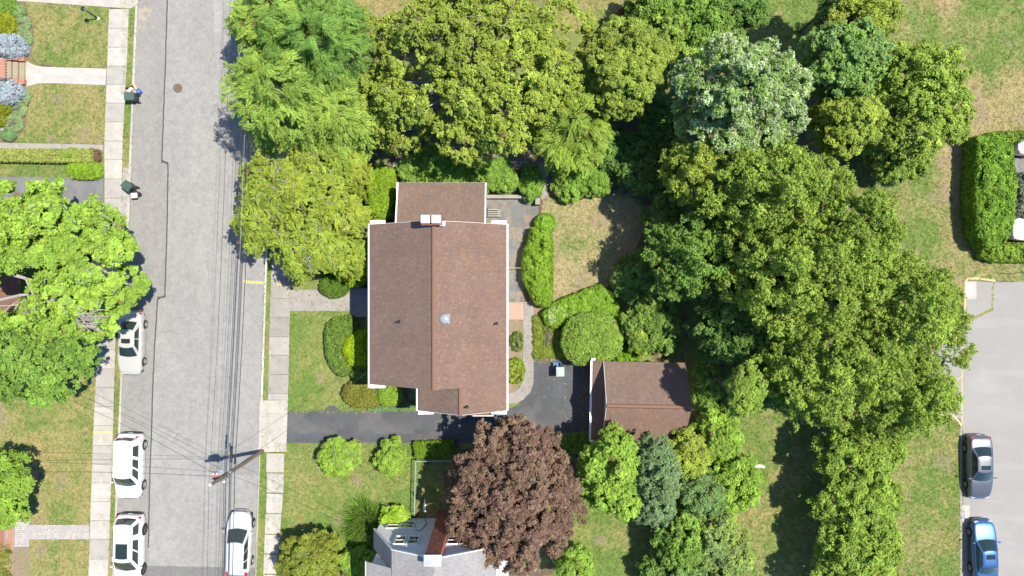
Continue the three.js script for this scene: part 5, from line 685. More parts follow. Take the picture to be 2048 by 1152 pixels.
// --- trees of the west side
tree({ name: 'maple_tree', label: 'big bright green maple with pale bare limbs beside the gold sedan', px: 115, py: 525, rx: 172, ry: 148, gaps: [[22, 575, 40], [0, 600, 30], [152, 378, 34], [40, 348, 26], [185, 455, 12], [60, 545, 20], [100, 600, 14], [175, 640, 22], [270, 640, 32], [292, 602, 22], [150, 470, 13], [90, 470, 10], [225, 540, 13], [120, 530, 12]], mid: 7.5, top: 11.5, lobes: 40, lobe: 0.2, leaf: 'big', col: C.maple, alt: [0.26, 0.38, 0.05], seed: 101, spray: 0.5, per: 5, bark: MAT.paleBark, extra: [[200, 606, 6.5, 40], [250, 565, 6.5, 36], [180, 645, 6, 34], [20, 420, 7, 60], [100, 410, 7, 45], [200, 450, 6.5, 38]] });
tree({ name: 'maple_tree', label: 'darker leafy tree with yellow-green sprays hanging over the dry west lawn', px: 70, py: 720, rx: 118, ry: 95, mid: 5.5, top: 8.5, lobes: 24, lobe: 0.24, leaf: 'mid', col: C.mid, alt: C.maple, seed: 102, spray: 0.45 });
tree({ name: 'small_tree', label: 'yellow-green leafy tree above the teal yard sign', px: 8, py: 975, rx: 52, ry: 78, mid: 3.6, top: 5.6, lobes: 16, lobe: 0.32, leaf: 'mid', col: C.lime, alt: C.maple, seed: 103, spray: 0.35, dome: 2 });
{ // fallen pale limbs in the maple
  const m = thing('dead_limbs', 'tangle of pale bare dead limbs showing through the bright maple', 'branches'); const gs = [], r = rng(8), L = (a, b, h0, h1, w) => { const A = P(a[0], a[1], h0), B = P(b[0], b[1], h1), C2 = A.clone().lerp(B, 0.5).add(V(0.2 * (r() - 0.5), 0.15, 0.2 * (r() - 0.5))); gs.push(bar(A, C2, w, w * 0.8, 6), bar(C2, B, w * 0.8, w * 0.45, 6)); };
  L([5, 538], [68, 562], 9, 9.6, 0.17); L([22, 545], [44, 525], 9, 9.6, 0.1); L([0, 525], [22, 522], 9.3, 9.7, 0.09); L([22, 522], [50, 540], 9.6, 9.4, 0.1); L([0, 600], [90, 586], 8.6, 9.2, 0.13); L([70, 622], [108, 598], 9, 9.6, 0.16); L([50, 555], [80, 612], 9.8, 9.8, 0.06); L([0, 612], [60, 604], 8.8, 9.2, 0.06); L([5, 628], [40, 600], 8.8, 9.2, 0.05); L([30, 618], [55, 600], 9, 9.2, 0.05);
  for (let i = 0; i < 46; i++) { const a = 0.35 + (r() - 0.5) * 1.0, x = 150 + 40 * r(), y = 632 + 30 * (r() - 0.4), l = 14 + 26 * r(); L([x, y], [x + Math.cos(a) * l, y + Math.sin(a) * l], 8.6 + r(), 8.8 + r(), 0.022 + 0.02 * r()); }
  for (let i = 0; i < 40; i++) { const x = 40 + 200 * r(), y = 400 + 230 * r(), a = r() * 6.28, l = 8 + 14 * r(); L([x, y], [x + Math.cos(a) * l, y + Math.sin(a) * l], 10 + r(), 10.2 + r(), 0.03); }
  part(m, 'limbs', merge(gs), MAT.paleBark); m.userData.kind = 'stuff'; }
// NW bed
shrub({ name: 'spruce_shrub', label: 'silvery blue spruce shrub on the upper side of the stone-treaded steps', px: 14, py: 92, rx: 33, ry: 23, h: 1.2, seed: 201, col: [0.36, 0.41, 0.43], alt: [0.27, 0.32, 0.34], leaf: 'spruce', dens: 150, size: 0.6, rough: 0.25 });
shrub({ name: 'spruce_shrub', label: 'silvery blue spruce shrub on the lower side of the stone-treaded steps', px: 10, py: 183, rx: 32, ry: 24, h: 1.2, seed: 202, col: [0.36, 0.41, 0.43], alt: [0.27, 0.32, 0.34], leaf: 'spruce', dens: 150, size: 0.6, rough: 0.25 });
const mounds = 'green ground-hugging mounds in the front bed';
[[43, 47, 17, 16], [46, 77, 18, 16]].forEach(([x, y, a, b], i) => shrub({ name: 'mound_plant', label: ['upper', 'lower'][i] + ' sage green cushion plant between the golden shrub and lawn', group: mounds, category: 'plant', px: x, py: y, rx: a, ry: b, h: 0.3, seed: 210 + i, col: [0.25, 0.34, 0.15], alt: [0.29, 0.38, 0.17], vary: 0.12, size: 0.7, dens: 260 }));
[[47, 196, 12, 14, 0.5], [35, 219, 17, 15, 0.3], [26, 247, 19, 17, 0.3]].forEach(([x, y, a, b, q], i) => shrub({ name: 'mound_plant', label: 'sage green cushion plant, ' + ['uppermost', 'middle', 'lowest'][i] + ' of three below the lower blue spruce', group: mounds + ' below the steps', category: 'plant', px: x, py: y, rx: a, ry: b, rot: q, h: 0.3, seed: 215 + i, col: [0.25, 0.34, 0.15], alt: [0.29, 0.38, 0.17], vary: 0.12, size: 0.7, dens: 260 }));
shrub({ name: 'mound_plant', label: 'speckled pale green leafy plant at the corner of the bed', category: 'plant', px: 37, py: 21, rx: 13, ry: 12, h: 0.4, seed: 220, col: [0.2, 0.3, 0.1], leaf: 'small', size: 0.8 });
shrub({ name: 'mound_plant', label: 'grey-green leafy plant at the tip of the curved bed', category: 'plant', px: 16, py: 270, rx: 14, ry: 11, h: 0.4, seed: 221, col: [0.14, 0.24, 0.09], leaf: 'small', size: 0.8 });
shrub({ name: 'clipped_shrub', label: 'clipped golden yellow shrub beside the sage cushions', px: 8, py: 50, rx: 20, ry: 25, h: 0.9, seed: 222, col: [0.27, 0.3, 0.02], alt: [0.2, 0.24, 0.02] });
shrub({ name: 'clipped_shrub', label: 'rounded green shrub at the top of the bed', px: 6, py: 10, rx: 26, ry: 17, h: 0.8, seed: 223, col: C.maple, alt: C.mid });
shrub({ name: 'clipped_shrub', label: 'dark golden clipped shrub under the lower blue spruce', px: 7, py: 215, rx: 14, ry: 13, h: 0.8, seed: 224, col: [0.2, 0.23, 0.02] });
shrub({ name: 'clipped_shrub', label: 'small golden shrub by the pale stone in the bed', px: -1, py: 240, rx: 11, ry: 12, h: 0.7, seed: 225, col: [0.22, 0.25, 0.02] });
{ const st = thing('bed_stone', 'pale boulder at the foot of the lower brick cheek', 'stone', P(45, 180)); part(st, 'stone', new THREE.DodecahedronGeometry(0.17, 1).scale(1, 0.6, 1.2).translate(0, 0.06, 0), MAT.concrete[4]); const s2 = thing('bed_stone', 'pale boulder among the cushion plants', 'stone', P(5, 257)); part(s2, 'stone', new THREE.DodecahedronGeometry(0.2, 1).scale(1, 0.6, 1.1).translate(0, 0.06, 0), MAT.concrete[4]); }
shrub({ name: 'hedge', label: 'long low clipped hedge strip beside the grey driveway', category: 'hedge', poly: [[-60, 299], [60, 298.5], [180, 299.5], [180, 322], [100, 322.5], [-60, 319]], h: 0.75, seed: 230, col: [0.3, 0.35, 0.08], alt: [0.35, 0.38, 0.1], ref: 1, round: 0.12, drop: 0.12, dens: 190 });
shrub({ name: 'clipped_shrub', label: 'greener clipped bush set into the end of the hedge strip', poly: ellipsePoly(142, 310, 24, 12.5, 0, 24, 0.05, 3), h: 0.82, seed: 231, col: C.maple, alt: [0.24, 0.33, 0.03] });
shrub({ name: 'dry_hedge', label: 'brown dead stub at the end of the hedge strip', category: 'hedge', poly: [[180, 300], [196, 302], [198, 320], [182, 323]], h: 0.5, seed: 232, col: [0.16, 0.11, 0.06], rough: 0.4 });
shrub({ name: 'clipped_shrub', label: 'plump clipped green shrub beside the grey driveway', poly: [[140, 327], [165, 325], [192, 326], [200, 334], [200, 349], [190, 356], [165, 357], [142, 354], [134, 346], [134, 334]], h: 0.8, seed: 233, col: [0.2, 0.34, 0.02], alt: C.lime });
// bottom-left yellow lilies
{ const t = thing('day_lily', 'yellow-green strappy lily clump beside the narrow brick steps', 'plant', P(8, 1125)); CL.strap = [blades(3, 12, 0.7, 0.25, 0.03), blades(4, 12, 0.7, 0.25, 0.03)]; const pts = [], r = rng(4); for (let i = 0; i < 170; i++) { const c = tint(r, [0.3, 0.34, 0.05], [0.42, 0.4, 0.12], 0.2); pts.push([(r() - 0.75) * 2.4, 0.02, (r() - 0.5) * 3.4, (r() - 0.5) * 0.7, 1, (r() - 0.5) * 0.7, 0.7 + 0.4 * r(), ...c, r() * 6.28]); } foliage(t, 'leaves', pts, 'strap'); }

// --- hemlocks along the east kerb
const HG = 'feathery hemlocks crowding the road edge';
tree({ name: 'hemlock_tree', label: 'feathery hemlock at the top by the road bend of shade', px: 578, py: 55, rx: 100, mid: 4.8, top: 11, lobes: 34, lobe: 0.24, leaf: 'frond', size: 0.78, col: C.hem, alt: C.hemAlt, seed: 301, spray: 0.46, per: 4, radial: true, group: HG });
tree({ name: 'hemlock_tree', label: 'feathery hemlock in the middle of the roadside row', px: 588, py: 200, rx: 104, mid: 4.8, top: 11.5, lobes: 34, lobe: 0.24, leaf: 'frond', size: 0.78, col: C.hem, alt: C.hemAlt, seed: 302, spray: 0.46, per: 4, radial: true, group: HG });
tree({ name: 'hemlock_tree', label: 'feathery hemlock beside the yellow-green tree and dry lawn', px: 660, py: 110, rx: 100, mid: 5.2, top: 12, lobes: 34, lobe: 0.24, leaf: 'frond', size: 0.78, col: C.hem, alt: [0.1, 0.2, 0.04], seed: 303, spray: 0.46, per: 4, radial: true, group: HG });
tree({ name: 'hemlock_tree', label: 'feathery hemlock next to the twiggy yew and back path', px: 690, py: 240, rx: 88, mid: 4.0, top: 9, lobes: 34, lobe: 0.24, leaf: 'frond', size: 0.78, col: C.hem, alt: C.hemAlt, seed: 304, spray: 0.46, per: 4, radial: true, group: HG });
tree({ name: 'yew_tree', label: 'sprawling olive green yew with pale bare twigs beside the brown roof', px: 620, py: 425, rx: 142, ry: 136, mid: 4.2, top: 7.2, lobes: 44, lobe: 0.2, leaf: 'spruce', size: 1.2, col: C.olive, alt: [0.26, 0.3, 0.03], seed: 305, spray: 0.4, per: 6, twigs: 150, twigMat: MAT.paleBark, dens: 1.2, vary: 0.28 });
tree({ name: 'yellow_tree', label: 'broad yellow-green tree behind the house, largest crown of the north side', px: 950, py: 140, rx: 205, ry: 170, mid: 7.5, top: 12, lobes: 52, lobe: 0.19, leaf: 'mid', col: C.yellow, alt: C.yellowAlt, gaps: [[815, 118, 26], [838, 160, 26], [870, 205, 24], [900, 235, 16], [790, 100, 14], [1010, 210, 12], [985, 90, 11]], seed: 306, spray: 0.5, per: 5, bark: MAT.paleBark, twigs: 40, extra: [[800, 240, 5.5, 60], [760, 190, 5.5, 50], [1120, 60, 6, 60], [1110, 190, 6.5, 60], [930, 270, 6, 55], [830, 110, 6, 45], [730, 60, 5, 35], [770, 70, 5, 35]] });
tree({ name: 'hemlock_tree', label: 'single feathery hemlock between the yellow tree and stone wall', px: 1140, py: 265, rx: 78, mid: 4.0, top: 8.5, lobes: 34, lobe: 0.24, leaf: 'frond', size: 0.78, col: [0.19, 0.28, 0.03], alt: C.hemAlt, seed: 307, spray: 0.46, per: 4, radial: true });
tree({ name: 'round_tree', label: 'dense rounded dark yellow-green tree beside the silver-leaved tree', px: 1246, py: 142, rx: 92, ry: 100, mid: 6, top: 10, lobes: 40, lobe: 0.24, leaf: 'small', size: 1.35, col: [0.18, 0.24, 0.04], alt: [0.27, 0.34, 0.05], seed: 308, spray: 0.32, per: 7 });
tree({ name: 'silver_tree', label: 'tall silver-white leaved poplar behind the back garden', px: 1468, py: 205, rx: 146, ry: 125, mid: 8, top: 13, lobes: 44, lobe: 0.2, leaf: 'mid', col: [0.19, 0.3, 0.07], alt: C.silver, hard: 0.42, seed: 309, spray: 0.42, per: 6, vary: 0.3 });
tree({ name: 'red_maple', label: 'small wine-red maple peeking out by the top dry lawn', px: 1250, py: 36, rx: 20, ry: 16, mid: 1.8, top: 2.8, lobes: 8, lobe: 0.4, leaf: 'small', col: [0.22, 0.05, 0.035], alt: [0.13, 0.04, 0.03], seed: 310, spray: 0.3 });
const NT = 'mixed green trees along the north boundary';
[[1300, 20, 62, 50, 3, 5.5, C.mid, C.maple, 'mid', 'leafy green tree above the wine-red maple'], [1400, 50, 70, 60, 4, 7, C.mid, C.maple, 'mid', 'light green tree pressed against the silver poplar'], [1480, 20, 55, 50, 4, 6.5, C.dark, C.mid, 'mid', 'darker green tree beside the small shaded lawn'], [1345, 95, 55, 60, 3.5, 6, C.mid, C.oakAlt, 'mid', 'small green tree between the rounded tree and silver poplar'], [1660, 10, 40, 45, 5, 8, C.dark, C.mid, 'mid', 'shaded dark green tree at the top edge beside the lawn']].forEach(([px, py, rx, ry, mid, top, col, alt, leaf, label], i) => tree({ name: 'broadleaf_tree', label, group: NT, px, py, rx, ry, mid, top, lobes: 18, lobe: 0.28, leaf, col, alt, seed: 320 + i, spray: 0.38 }));
tree({ name: 'broadleaf_tree', label: 'olive-gold tree at the edge of the open meadow top', px: 1722, py: 28, rx: 72, ry: 66, mid: 6, top: 10, lobes: 24, lobe: 0.26, leaf: 'small', size: 1.4, col: [0.19, 0.26, 0.04], alt: C.yellow, seed: 330, spray: 0.35, per: 6, group: NT });
tree({ name: 'broadleaf_tree', label: 'cool blue-green maple between the silver poplar and meadow', px: 1678, py: 130, rx: 86, ry: 78, mid: 7, top: 11.5, lobes: 26, lobe: 0.25, leaf: 'big', size: 0.85, col: [0.17, 0.28, 0.09], alt: C.maple, seed: 331, spray: 0.42, group: NT });
tree({ name: 'broadleaf_tree', label: 'broad mid green tree at the corner of the meadow', px: 1822, py: 205, rx: 105, ry: 118, mid: 5.5, top: 10, lobes: 34, lobe: 0.22, leaf: 'mid', col: C.oak, alt: C.oakAlt, seed: 332, spray: 0.42, group: NT });
tree({ name: 'broadleaf_tree', label: 'compact yellow-green tree below the blue-green maple', px: 1686, py: 250, rx: 70, ry: 62, mid: 7, top: 10.5, lobes: 22, lobe: 0.27, leaf: 'small', size: 1.4, col: [0.19, 0.28, 0.04], alt: C.yellow, seed: 333, spray: 0.35, per: 6, group: NT });
// --- the oaks over the back garden
const OG = 'tall oaks massed behind the back garden';
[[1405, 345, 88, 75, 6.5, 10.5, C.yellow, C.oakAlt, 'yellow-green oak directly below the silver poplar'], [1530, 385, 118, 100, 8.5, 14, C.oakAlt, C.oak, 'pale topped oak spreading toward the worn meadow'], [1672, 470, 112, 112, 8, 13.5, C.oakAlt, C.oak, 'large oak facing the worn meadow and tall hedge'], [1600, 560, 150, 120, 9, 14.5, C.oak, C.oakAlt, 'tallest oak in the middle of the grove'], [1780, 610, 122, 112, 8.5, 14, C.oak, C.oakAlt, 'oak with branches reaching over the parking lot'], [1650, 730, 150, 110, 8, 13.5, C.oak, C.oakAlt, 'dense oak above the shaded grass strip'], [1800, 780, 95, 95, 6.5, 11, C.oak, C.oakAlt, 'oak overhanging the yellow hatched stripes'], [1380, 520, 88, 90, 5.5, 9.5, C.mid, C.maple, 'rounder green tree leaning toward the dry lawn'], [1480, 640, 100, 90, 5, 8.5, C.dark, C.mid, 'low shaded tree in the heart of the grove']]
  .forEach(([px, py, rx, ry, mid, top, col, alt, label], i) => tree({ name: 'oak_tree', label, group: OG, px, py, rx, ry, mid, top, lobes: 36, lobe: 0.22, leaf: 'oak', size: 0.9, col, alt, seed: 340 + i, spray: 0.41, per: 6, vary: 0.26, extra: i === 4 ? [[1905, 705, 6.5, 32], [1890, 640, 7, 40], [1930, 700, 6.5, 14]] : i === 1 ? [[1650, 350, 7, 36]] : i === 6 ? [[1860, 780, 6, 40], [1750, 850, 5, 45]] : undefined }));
const US = 'shaded understory shrubs below the oaks';
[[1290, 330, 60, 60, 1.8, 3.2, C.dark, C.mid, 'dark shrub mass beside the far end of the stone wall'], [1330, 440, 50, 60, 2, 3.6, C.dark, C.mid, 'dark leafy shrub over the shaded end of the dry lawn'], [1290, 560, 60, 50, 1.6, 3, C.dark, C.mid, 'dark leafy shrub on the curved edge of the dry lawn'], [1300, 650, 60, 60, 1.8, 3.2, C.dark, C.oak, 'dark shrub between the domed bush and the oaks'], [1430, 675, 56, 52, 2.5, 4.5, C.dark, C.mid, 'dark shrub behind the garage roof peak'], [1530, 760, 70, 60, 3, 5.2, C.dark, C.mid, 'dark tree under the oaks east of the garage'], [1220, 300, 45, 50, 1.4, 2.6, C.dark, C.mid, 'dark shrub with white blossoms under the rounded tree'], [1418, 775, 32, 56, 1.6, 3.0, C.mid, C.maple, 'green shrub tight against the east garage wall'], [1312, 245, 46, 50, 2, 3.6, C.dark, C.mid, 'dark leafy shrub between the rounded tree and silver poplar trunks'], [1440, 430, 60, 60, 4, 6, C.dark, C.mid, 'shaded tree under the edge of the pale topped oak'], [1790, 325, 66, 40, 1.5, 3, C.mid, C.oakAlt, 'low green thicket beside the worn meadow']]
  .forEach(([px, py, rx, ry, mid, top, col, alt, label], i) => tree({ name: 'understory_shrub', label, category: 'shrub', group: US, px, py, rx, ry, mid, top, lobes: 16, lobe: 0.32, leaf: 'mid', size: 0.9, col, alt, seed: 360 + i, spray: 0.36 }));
tree({ name: 'small_tree', label: 'pale green young tree lit in a gap behind the garage', px: 1486, py: 782, rx: 36, ry: 50, mid: 9, top: 12, lobes: 14, lobe: 0.34, leaf: 'small', size: 1.4, col: [0.2, 0.27, 0.04], alt: C.maple, seed: 375, spray: 0.3, per: 6, dome: 2.2 });
// --- hedges at the right
shrub({ name: 'tall_hedge', label: 'thick green hedge screening the small paved yard', category: 'hedge', poly: [[1968, 270], [1996, 264], [2020, 270], [2034, 290], [2042, 360], [2036, 440], [2028, 470], [2012, 490], [1986, 492], [1970, 470], [1963, 400], [1966, 330]], h: 2.3, ref: 1, drop: 0.3, seed: 380, col: [0.15, 0.28, 0.03], alt: [0.24, 0.38, 0.045], leaf: 'mid', rough: 0.3, dens: 100, round: 0.35, size: 0.85, vary: 0.35 });
shrub({ name: 'low_hedge', label: 'lower pale green hedge turning the corner by the parking lot', category: 'hedge', poly: [[1966, 492], [2000, 490], [2120, 490], [2120, 521], [1990, 520], [1968, 512]], h: 1.4, seed: 381, col: [0.2, 0.3, 0.03], alt: C.lime, leaf: 'small', rough: 0.6, dens: 120 });
shrub({ name: 'low_hedge', label: 'light green hedge running back from the top of the tall hedge', category: 'hedge', poly: [[1985, 266], [2120, 262], [2120, 280], [1990, 285]], h: 1.6, seed: 382, col: [0.16, 0.25, 0.03], leaf: 'small', rough: 0.3, dens: 110 });
shrub({ name: 'grey_shrub', label: 'dusty grey-green shrub inside the small paved yard', px: 2048, py: 395, rx: 22, ry: 50, h: 1.5, seed: 383, col: [0.17, 0.2, 0.13], leaf: 'small', rough: 0.5, dens: 90 });
// --- row of trees bottom right
const RG = 'row of clipped maples beside the shaded grass strip';
[[1714, 905, 82, 66, 'uppermost of the row, under the overhanging oak'], [1710, 1000, 86, 62, 'second in the row with gold-lit sprays'], [1712, 1085, 88, 62, 'third in the row, between two shadow scallops'], [1716, 1160, 86, 58, 'lowest of the row beside the drain']].forEach(([px, py, rx, ry, l], i) => tree({ name: 'row_tree', label: 'dense yellow-green tree, ' + l, group: RG, px, py, rx, ry, mid: 3.4, top: 6, lobes: 30, lobe: 0.25, leaf: 'mid', col: [0.17, 0.28, 0.045], alt: [0.27, 0.37, 0.05], seed: 390 + i, spray: 0.4, per: 6 }));
// --- south of the garage
tree({ name: 'maple_tree', label: 'lime green maple overlapping the lower edge of the garage roof', px: 1222, py: 940, rx: 58, ry: 84, mid: 5, top: 8, lobes: 22, lobe: 0.3, leaf: 'big', size: 0.9, col: C.lime, alt: C.maple, seed: 401, spray: 0.42 });
tree({ name: 'blue_tree', label: 'dusty blue-green tree between the lime maple and thicket', px: 1306, py: 962, rx: 48, ry: 88, mid: 5, top: 8, lobes: 24, lobe: 0.3, leaf: 'mid', size: 0.9, col: C.blue, alt: [0.15, 0.23, 0.09], seed: 402, spray: 0.36, per: 6 });
const TG = 'tangled thicket south of the garage';
[[1370, 905, 48, 48, 3.5, 6, C.oakAlt, C.yellow, 'olive tree reaching the garage ridge end'], [1430, 870, 52, 52, 2.6, 4.6, C.lime, C.maple, 'bright lime shrub at the garage corner'], [1462, 960, 52, 62, 2.6, 4.8, C.lime, C.maple, 'lime shrub facing the grass strip and pale rock'], [1400, 985, 46, 46, 3.4, 5.4, C.mid, C.blue, 'mid green shrub in the middle of the thicket'], [1370, 1080, 58, 60, 3, 5.2, C.mid, C.maple, 'green shrub shading the mown lawn edge'], [1440, 1090, 58, 72, 3, 5.4, C.oakAlt, C.blue, 'mixed olive shrub along the grass strip'], [1400, 1160, 80, 40, 2.6, 4.6, C.mid, C.blue, 'green shrub at the bottom of the thicket'], [1320, 1140, 40, 45, 1.6, 3, C.dark, C.mid, 'low dark shrub spilling onto the mown lawn']]
  .forEach(([px, py, rx, ry, mid, top, col, alt, label], i) => tree({ name: 'thicket_shrub', label, category: 'shrub', group: TG, px, py, rx, ry, mid, top, lobes: 18, lobe: 0.3, leaf: i % 3 === 1 ? 'small' : 'mid', size: i % 3 === 1 ? 1.4 : 0.95, col, alt, seed: 410 + i, spray: 0.36, per: 6, vary: 0.3 }));
tree({ name: 'purple_maple', label: 'large purple-leaved maple beside the black driveway', px: 1030, py: 985, rx: 140, ry: 148, mid: 5.5, top: 9.5, lobes: 60, lobe: 0.17, leaf: 'mid', size: 0.9, col: C.purple, alt: C.purpleAlt, seed: 403, spray: 0.34, per: 6, vary: 0.28 });
tree({ name: 'small_tree', label: 'pale willow-green small tree at the foot of the purple maple', px: 1150, py: 1125, rx: 36, ry: 36, mid: 2.6, top: 4.4, lobes: 14, lobe: 0.35, leaf: 'small', size: 1.2, col: [0.21, 0.32, 0.05], alt: C.maple, seed: 404, spray: 0.3, per: 6 });
// --- shrubs on the lawn south of the driveway
tree({ name: 'round_shrub', label: 'rounded leafy shrub on the lawn with a dark shadowed flank', category: 'shrub', px: 679, py: 913, rx: 40, ry: 38, mid: 0.95, top: 2.1, lobes: 26, lobe: 0.27, leaf: 'small', size: 1.25, col: [0.19, 0.31, 0.03], alt: [0.26, 0.38, 0.06], seed: 420, spray: 0.24, per: 5, under: 0.15, twigs: 8 });
tree({ name: 'round_shrub', label: 'smaller leafy shrub on the lawn next to the fenced hedge', category: 'shrub', px: 785, py: 912, rx: 33, ry: 36, mid: 0.90, top: 2.0, lobes: 26, lobe: 0.27, leaf: 'small', size: 1.25, col: [0.19, 0.31, 0.03], alt: [0.26, 0.38, 0.06], seed: 421, spray: 0.24, per: 5, under: 0.15, twigs: 8 });
shrub({ name: 'clipped_hedge', label: 'clipped hedge half shaded by the purple maple', category: 'hedge', poly: [[828, 886], [905, 884], [905, 914], [832, 916]], h: 1.1, seed: 422, col: [0.17, 0.28, 0.02], leaf: 'tiny', rough: 0.15 });
shrub({ name: 'clipped_hedge', label: 'shaded clipped hedge between the driveway end and lime maple', category: 'hedge', poly: [[1118, 872], [1188, 868], [1190, 905], [1120, 905]], h: 1.1, seed: 423, col: [0.17, 0.28, 0.04], leaf: 'tiny', rough: 0.2 });
tree({ name: 'wide_bush', label: 'wide olive-gold bush beside the broken sidewalk slabs', category: 'shrub', px: 622, py: 1122, rx: 62, ry: 60, mid: 2.2, top: 4.2, lobes: 24, lobe: 0.28, leaf: 'small', size: 1.5, col: [0.22, 0.24, 0.03], alt: [0.15, 0.2, 0.03], seed: 424, spray: 0.36, per: 6, twigs: 30 });
{ const t = thing('ornamental_grass', 'fountain of green ornamental grass beside the white house', 'grass', P(728, 1048)); CL.reed = [blades(5, 9, 1.25, 0.3, 0.035), blades(6, 9, 1.25, 0.3, 0.035)]; const pts = [], r = rng(14); for (let i = 0; i < 260; i++) { const a = r() * 6.283, d = Math.sqrt(r()), c = tint(r, [0.1, 0.2, 0.025], [0.22, 0.33, 0.05], 0.4); pts.push([Math.cos(a) * d * 0.8, 0.02, Math.sin(a) * d * 1.25, Math.cos(a) * d * 0.9, 1, Math.sin(a) * d * 0.9, 0.75 + 0.4 * r(), ...c, r() * 6.28]); } foliage(t, 'leaves', pts, 'reed'); }
tree({ name: 'round_shrub', label: 'bright green glossy shrub against the white clapboard wall', category: 'shrub', px: 788, py: 1033, rx: 27, ry: 24, mid: 0.77, top: 1.7, lobes: 26, lobe: 0.27, leaf: 'small', size: 1.25, col: [0.22, 0.38, 0.02], alt: [0.3, 0.44, 0.04], seed: 426, spray: 0.24, per: 5, under: 0.15, twigs: 8 });
tree({ name: 'round_shrub', label: 'dark green shrub in the shadow of the white house', category: 'shrub', px: 722, py: 1128, rx: 40, ry: 36, mid: 0.72, top: 1.6, lobes: 26, lobe: 0.27, leaf: 'small', size: 1.25, col: [0.14, 0.27, 0.02], alt: C.lime, seed: 427, spray: 0.24, per: 5, under: 0.15, twigs: 8 });
// --- foundation planting of the brown-roofed house
shrub({ name: 'clipped_shrub', label: 'dark crescent of clipped boxwood on the front lawn', poly: [[654, 650], [668, 637], [690, 632], [706, 634], [713, 648], [712, 664], [700, 668], [688, 684], [684, 702], [690, 722], [702, 732], [700, 744], [690, 752], [678, 751], [664, 736], [654, 716], [650, 690], [650, 668]], h: 1.0, seed: 430, col: [0.095, 0.18, 0.03], alt: [0.2, 0.27, 0.05], round: 0.35, vary: 0.4 });
shrub({ name: 'clipped_shrub', label: 'bright yellow-green clipped bush cradled by the dark crescent', poly: [[690, 684], [704, 670], [716, 662], [735, 664], [735, 732], [712, 734], [700, 728], [690, 714], [685, 700]], h: 1.5, seed: 431, col: [0.27, 0.4, 0.01], alt: [0.33, 0.44, 0.02], round: 0.4 });
shrub({ name: 'clipped_shrub', label: 'shaded clipped bush under the front eave below the crescent', poly: ellipsePoly(722, 748, 20, 16, 0, 20, 0.05, 2), h: 1.3, seed: 432, col: [0.13, 0.22, 0.035] });
shrub({ name: 'clipped_shrub', label: 'dark round clipped bush beside the front walk', px: 668, py: 571, rx: 28.5, ry: 23, h: 1.0, seed: 433, col: [0.085, 0.165, 0.02], alt: [0.14, 0.21, 0.03], round: 0.4 });
shrub({ name: 'clipped_shrub', label: 'bright clipped bush wedged between the yew and front stoop', poly: [[666, 540], [690, 512], [710, 492], [722, 496], [734, 520], [732, 560], [715, 572], [700, 572], [684, 560]], h: 1.9, seed: 434, col: [0.24, 0.36, 0.01], alt: [0.3, 0.4, 0.02], round: 0.45 });
shrub({ name: 'clipped_shrub', label: 'upright bright hedge between the yew and the north wing', poly: [[735, 345], [765, 330], [785, 338], [788, 380], [780, 430], [755, 442], [738, 430], [732, 390]], h: 2.2, seed: 435, col: [0.21, 0.33, 0.015], alt: C.lime, round: 0.5, rough: 0.2 });
[[716, 788, 30, 25, 'wider olive azalea at the corner of the front lawn'], [738, 795, 20, 20, 'narrower olive azalea tucked against the front corner']].forEach(([px, py, rx, ry, label], i) => shrub({ name: 'azalea_shrub', label, px, py, rx, ry, h: 1.0, seed: 440 + i, col: [0.17, 0.19, 0.03], alt: [0.25, 0.22, 0.05], rough: 0.35, leaf: 'tiny', size: 1.2, round: 0.5 }));
shrub({ name: 'clipped_shrub', label: 'pale green clipped ball under the south-west eave', px: 779, py: 790, rx: 25, ry: 22, h: 1.4, seed: 443, col: [0.2, 0.33, 0.03], alt: [0.26, 0.38, 0.06], round: 0.5 });
shrub({ name: 'ground_cover', label: 'strip of minty green pachysandra along the driveway edge', category: 'ground cover', poly: [[735, 809], [760, 812], [845, 806], [845, 820.5], [735, 821]], h: 0.25, seed: 444, col: [0.16, 0.28, 0.09], alt: [0.2, 0.33, 0.13], dens: 150, size: 0.9, leaf: 'tiny' });
const NS = 'leafy shrubs in the bed north of the house';
[[835, 342, 40, 30, 1.3, 'grassy pale shrub at the west end of the north bed'], [895, 345, 46, 26, 1.6, 'leafy green shrub touching the north wing roof'], [990, 352, 46, 34, 1.9, 'bright leafy shrub above the patio wall'], [1064, 366, 24, 34, 1.7, 'dark leafy shrub at the patio pillar'], [1160, 358, 56, 40, 1.7, 'lush green shrub east of the flagged path'], [1128, 372, 24, 26, 1.0, 'brown-tinged shrub at the corner of the dry lawn'], [870, 315, 36, 22, 1.8, 'shaded shrub under the yellow tree edge']].forEach(([px, py, rx, ry, h, label], i) => tree({ name: 'bed_shrub', label, category: 'shrub', group: NS, px, py, rx, ry, mid: h * 0.45, top: h, lobes: 18, lobe: 0.36, under: 0.15, seed: 450 + i, col: i === 5 ? [0.22, 0.22, 0.06] : i === 0 ? [0.17, 0.29, 0.05] : [0.15, 0.27, 0.04], alt: C.maple, leaf: 'small', size: 1.15, spray: 0.24, per: 5 }));
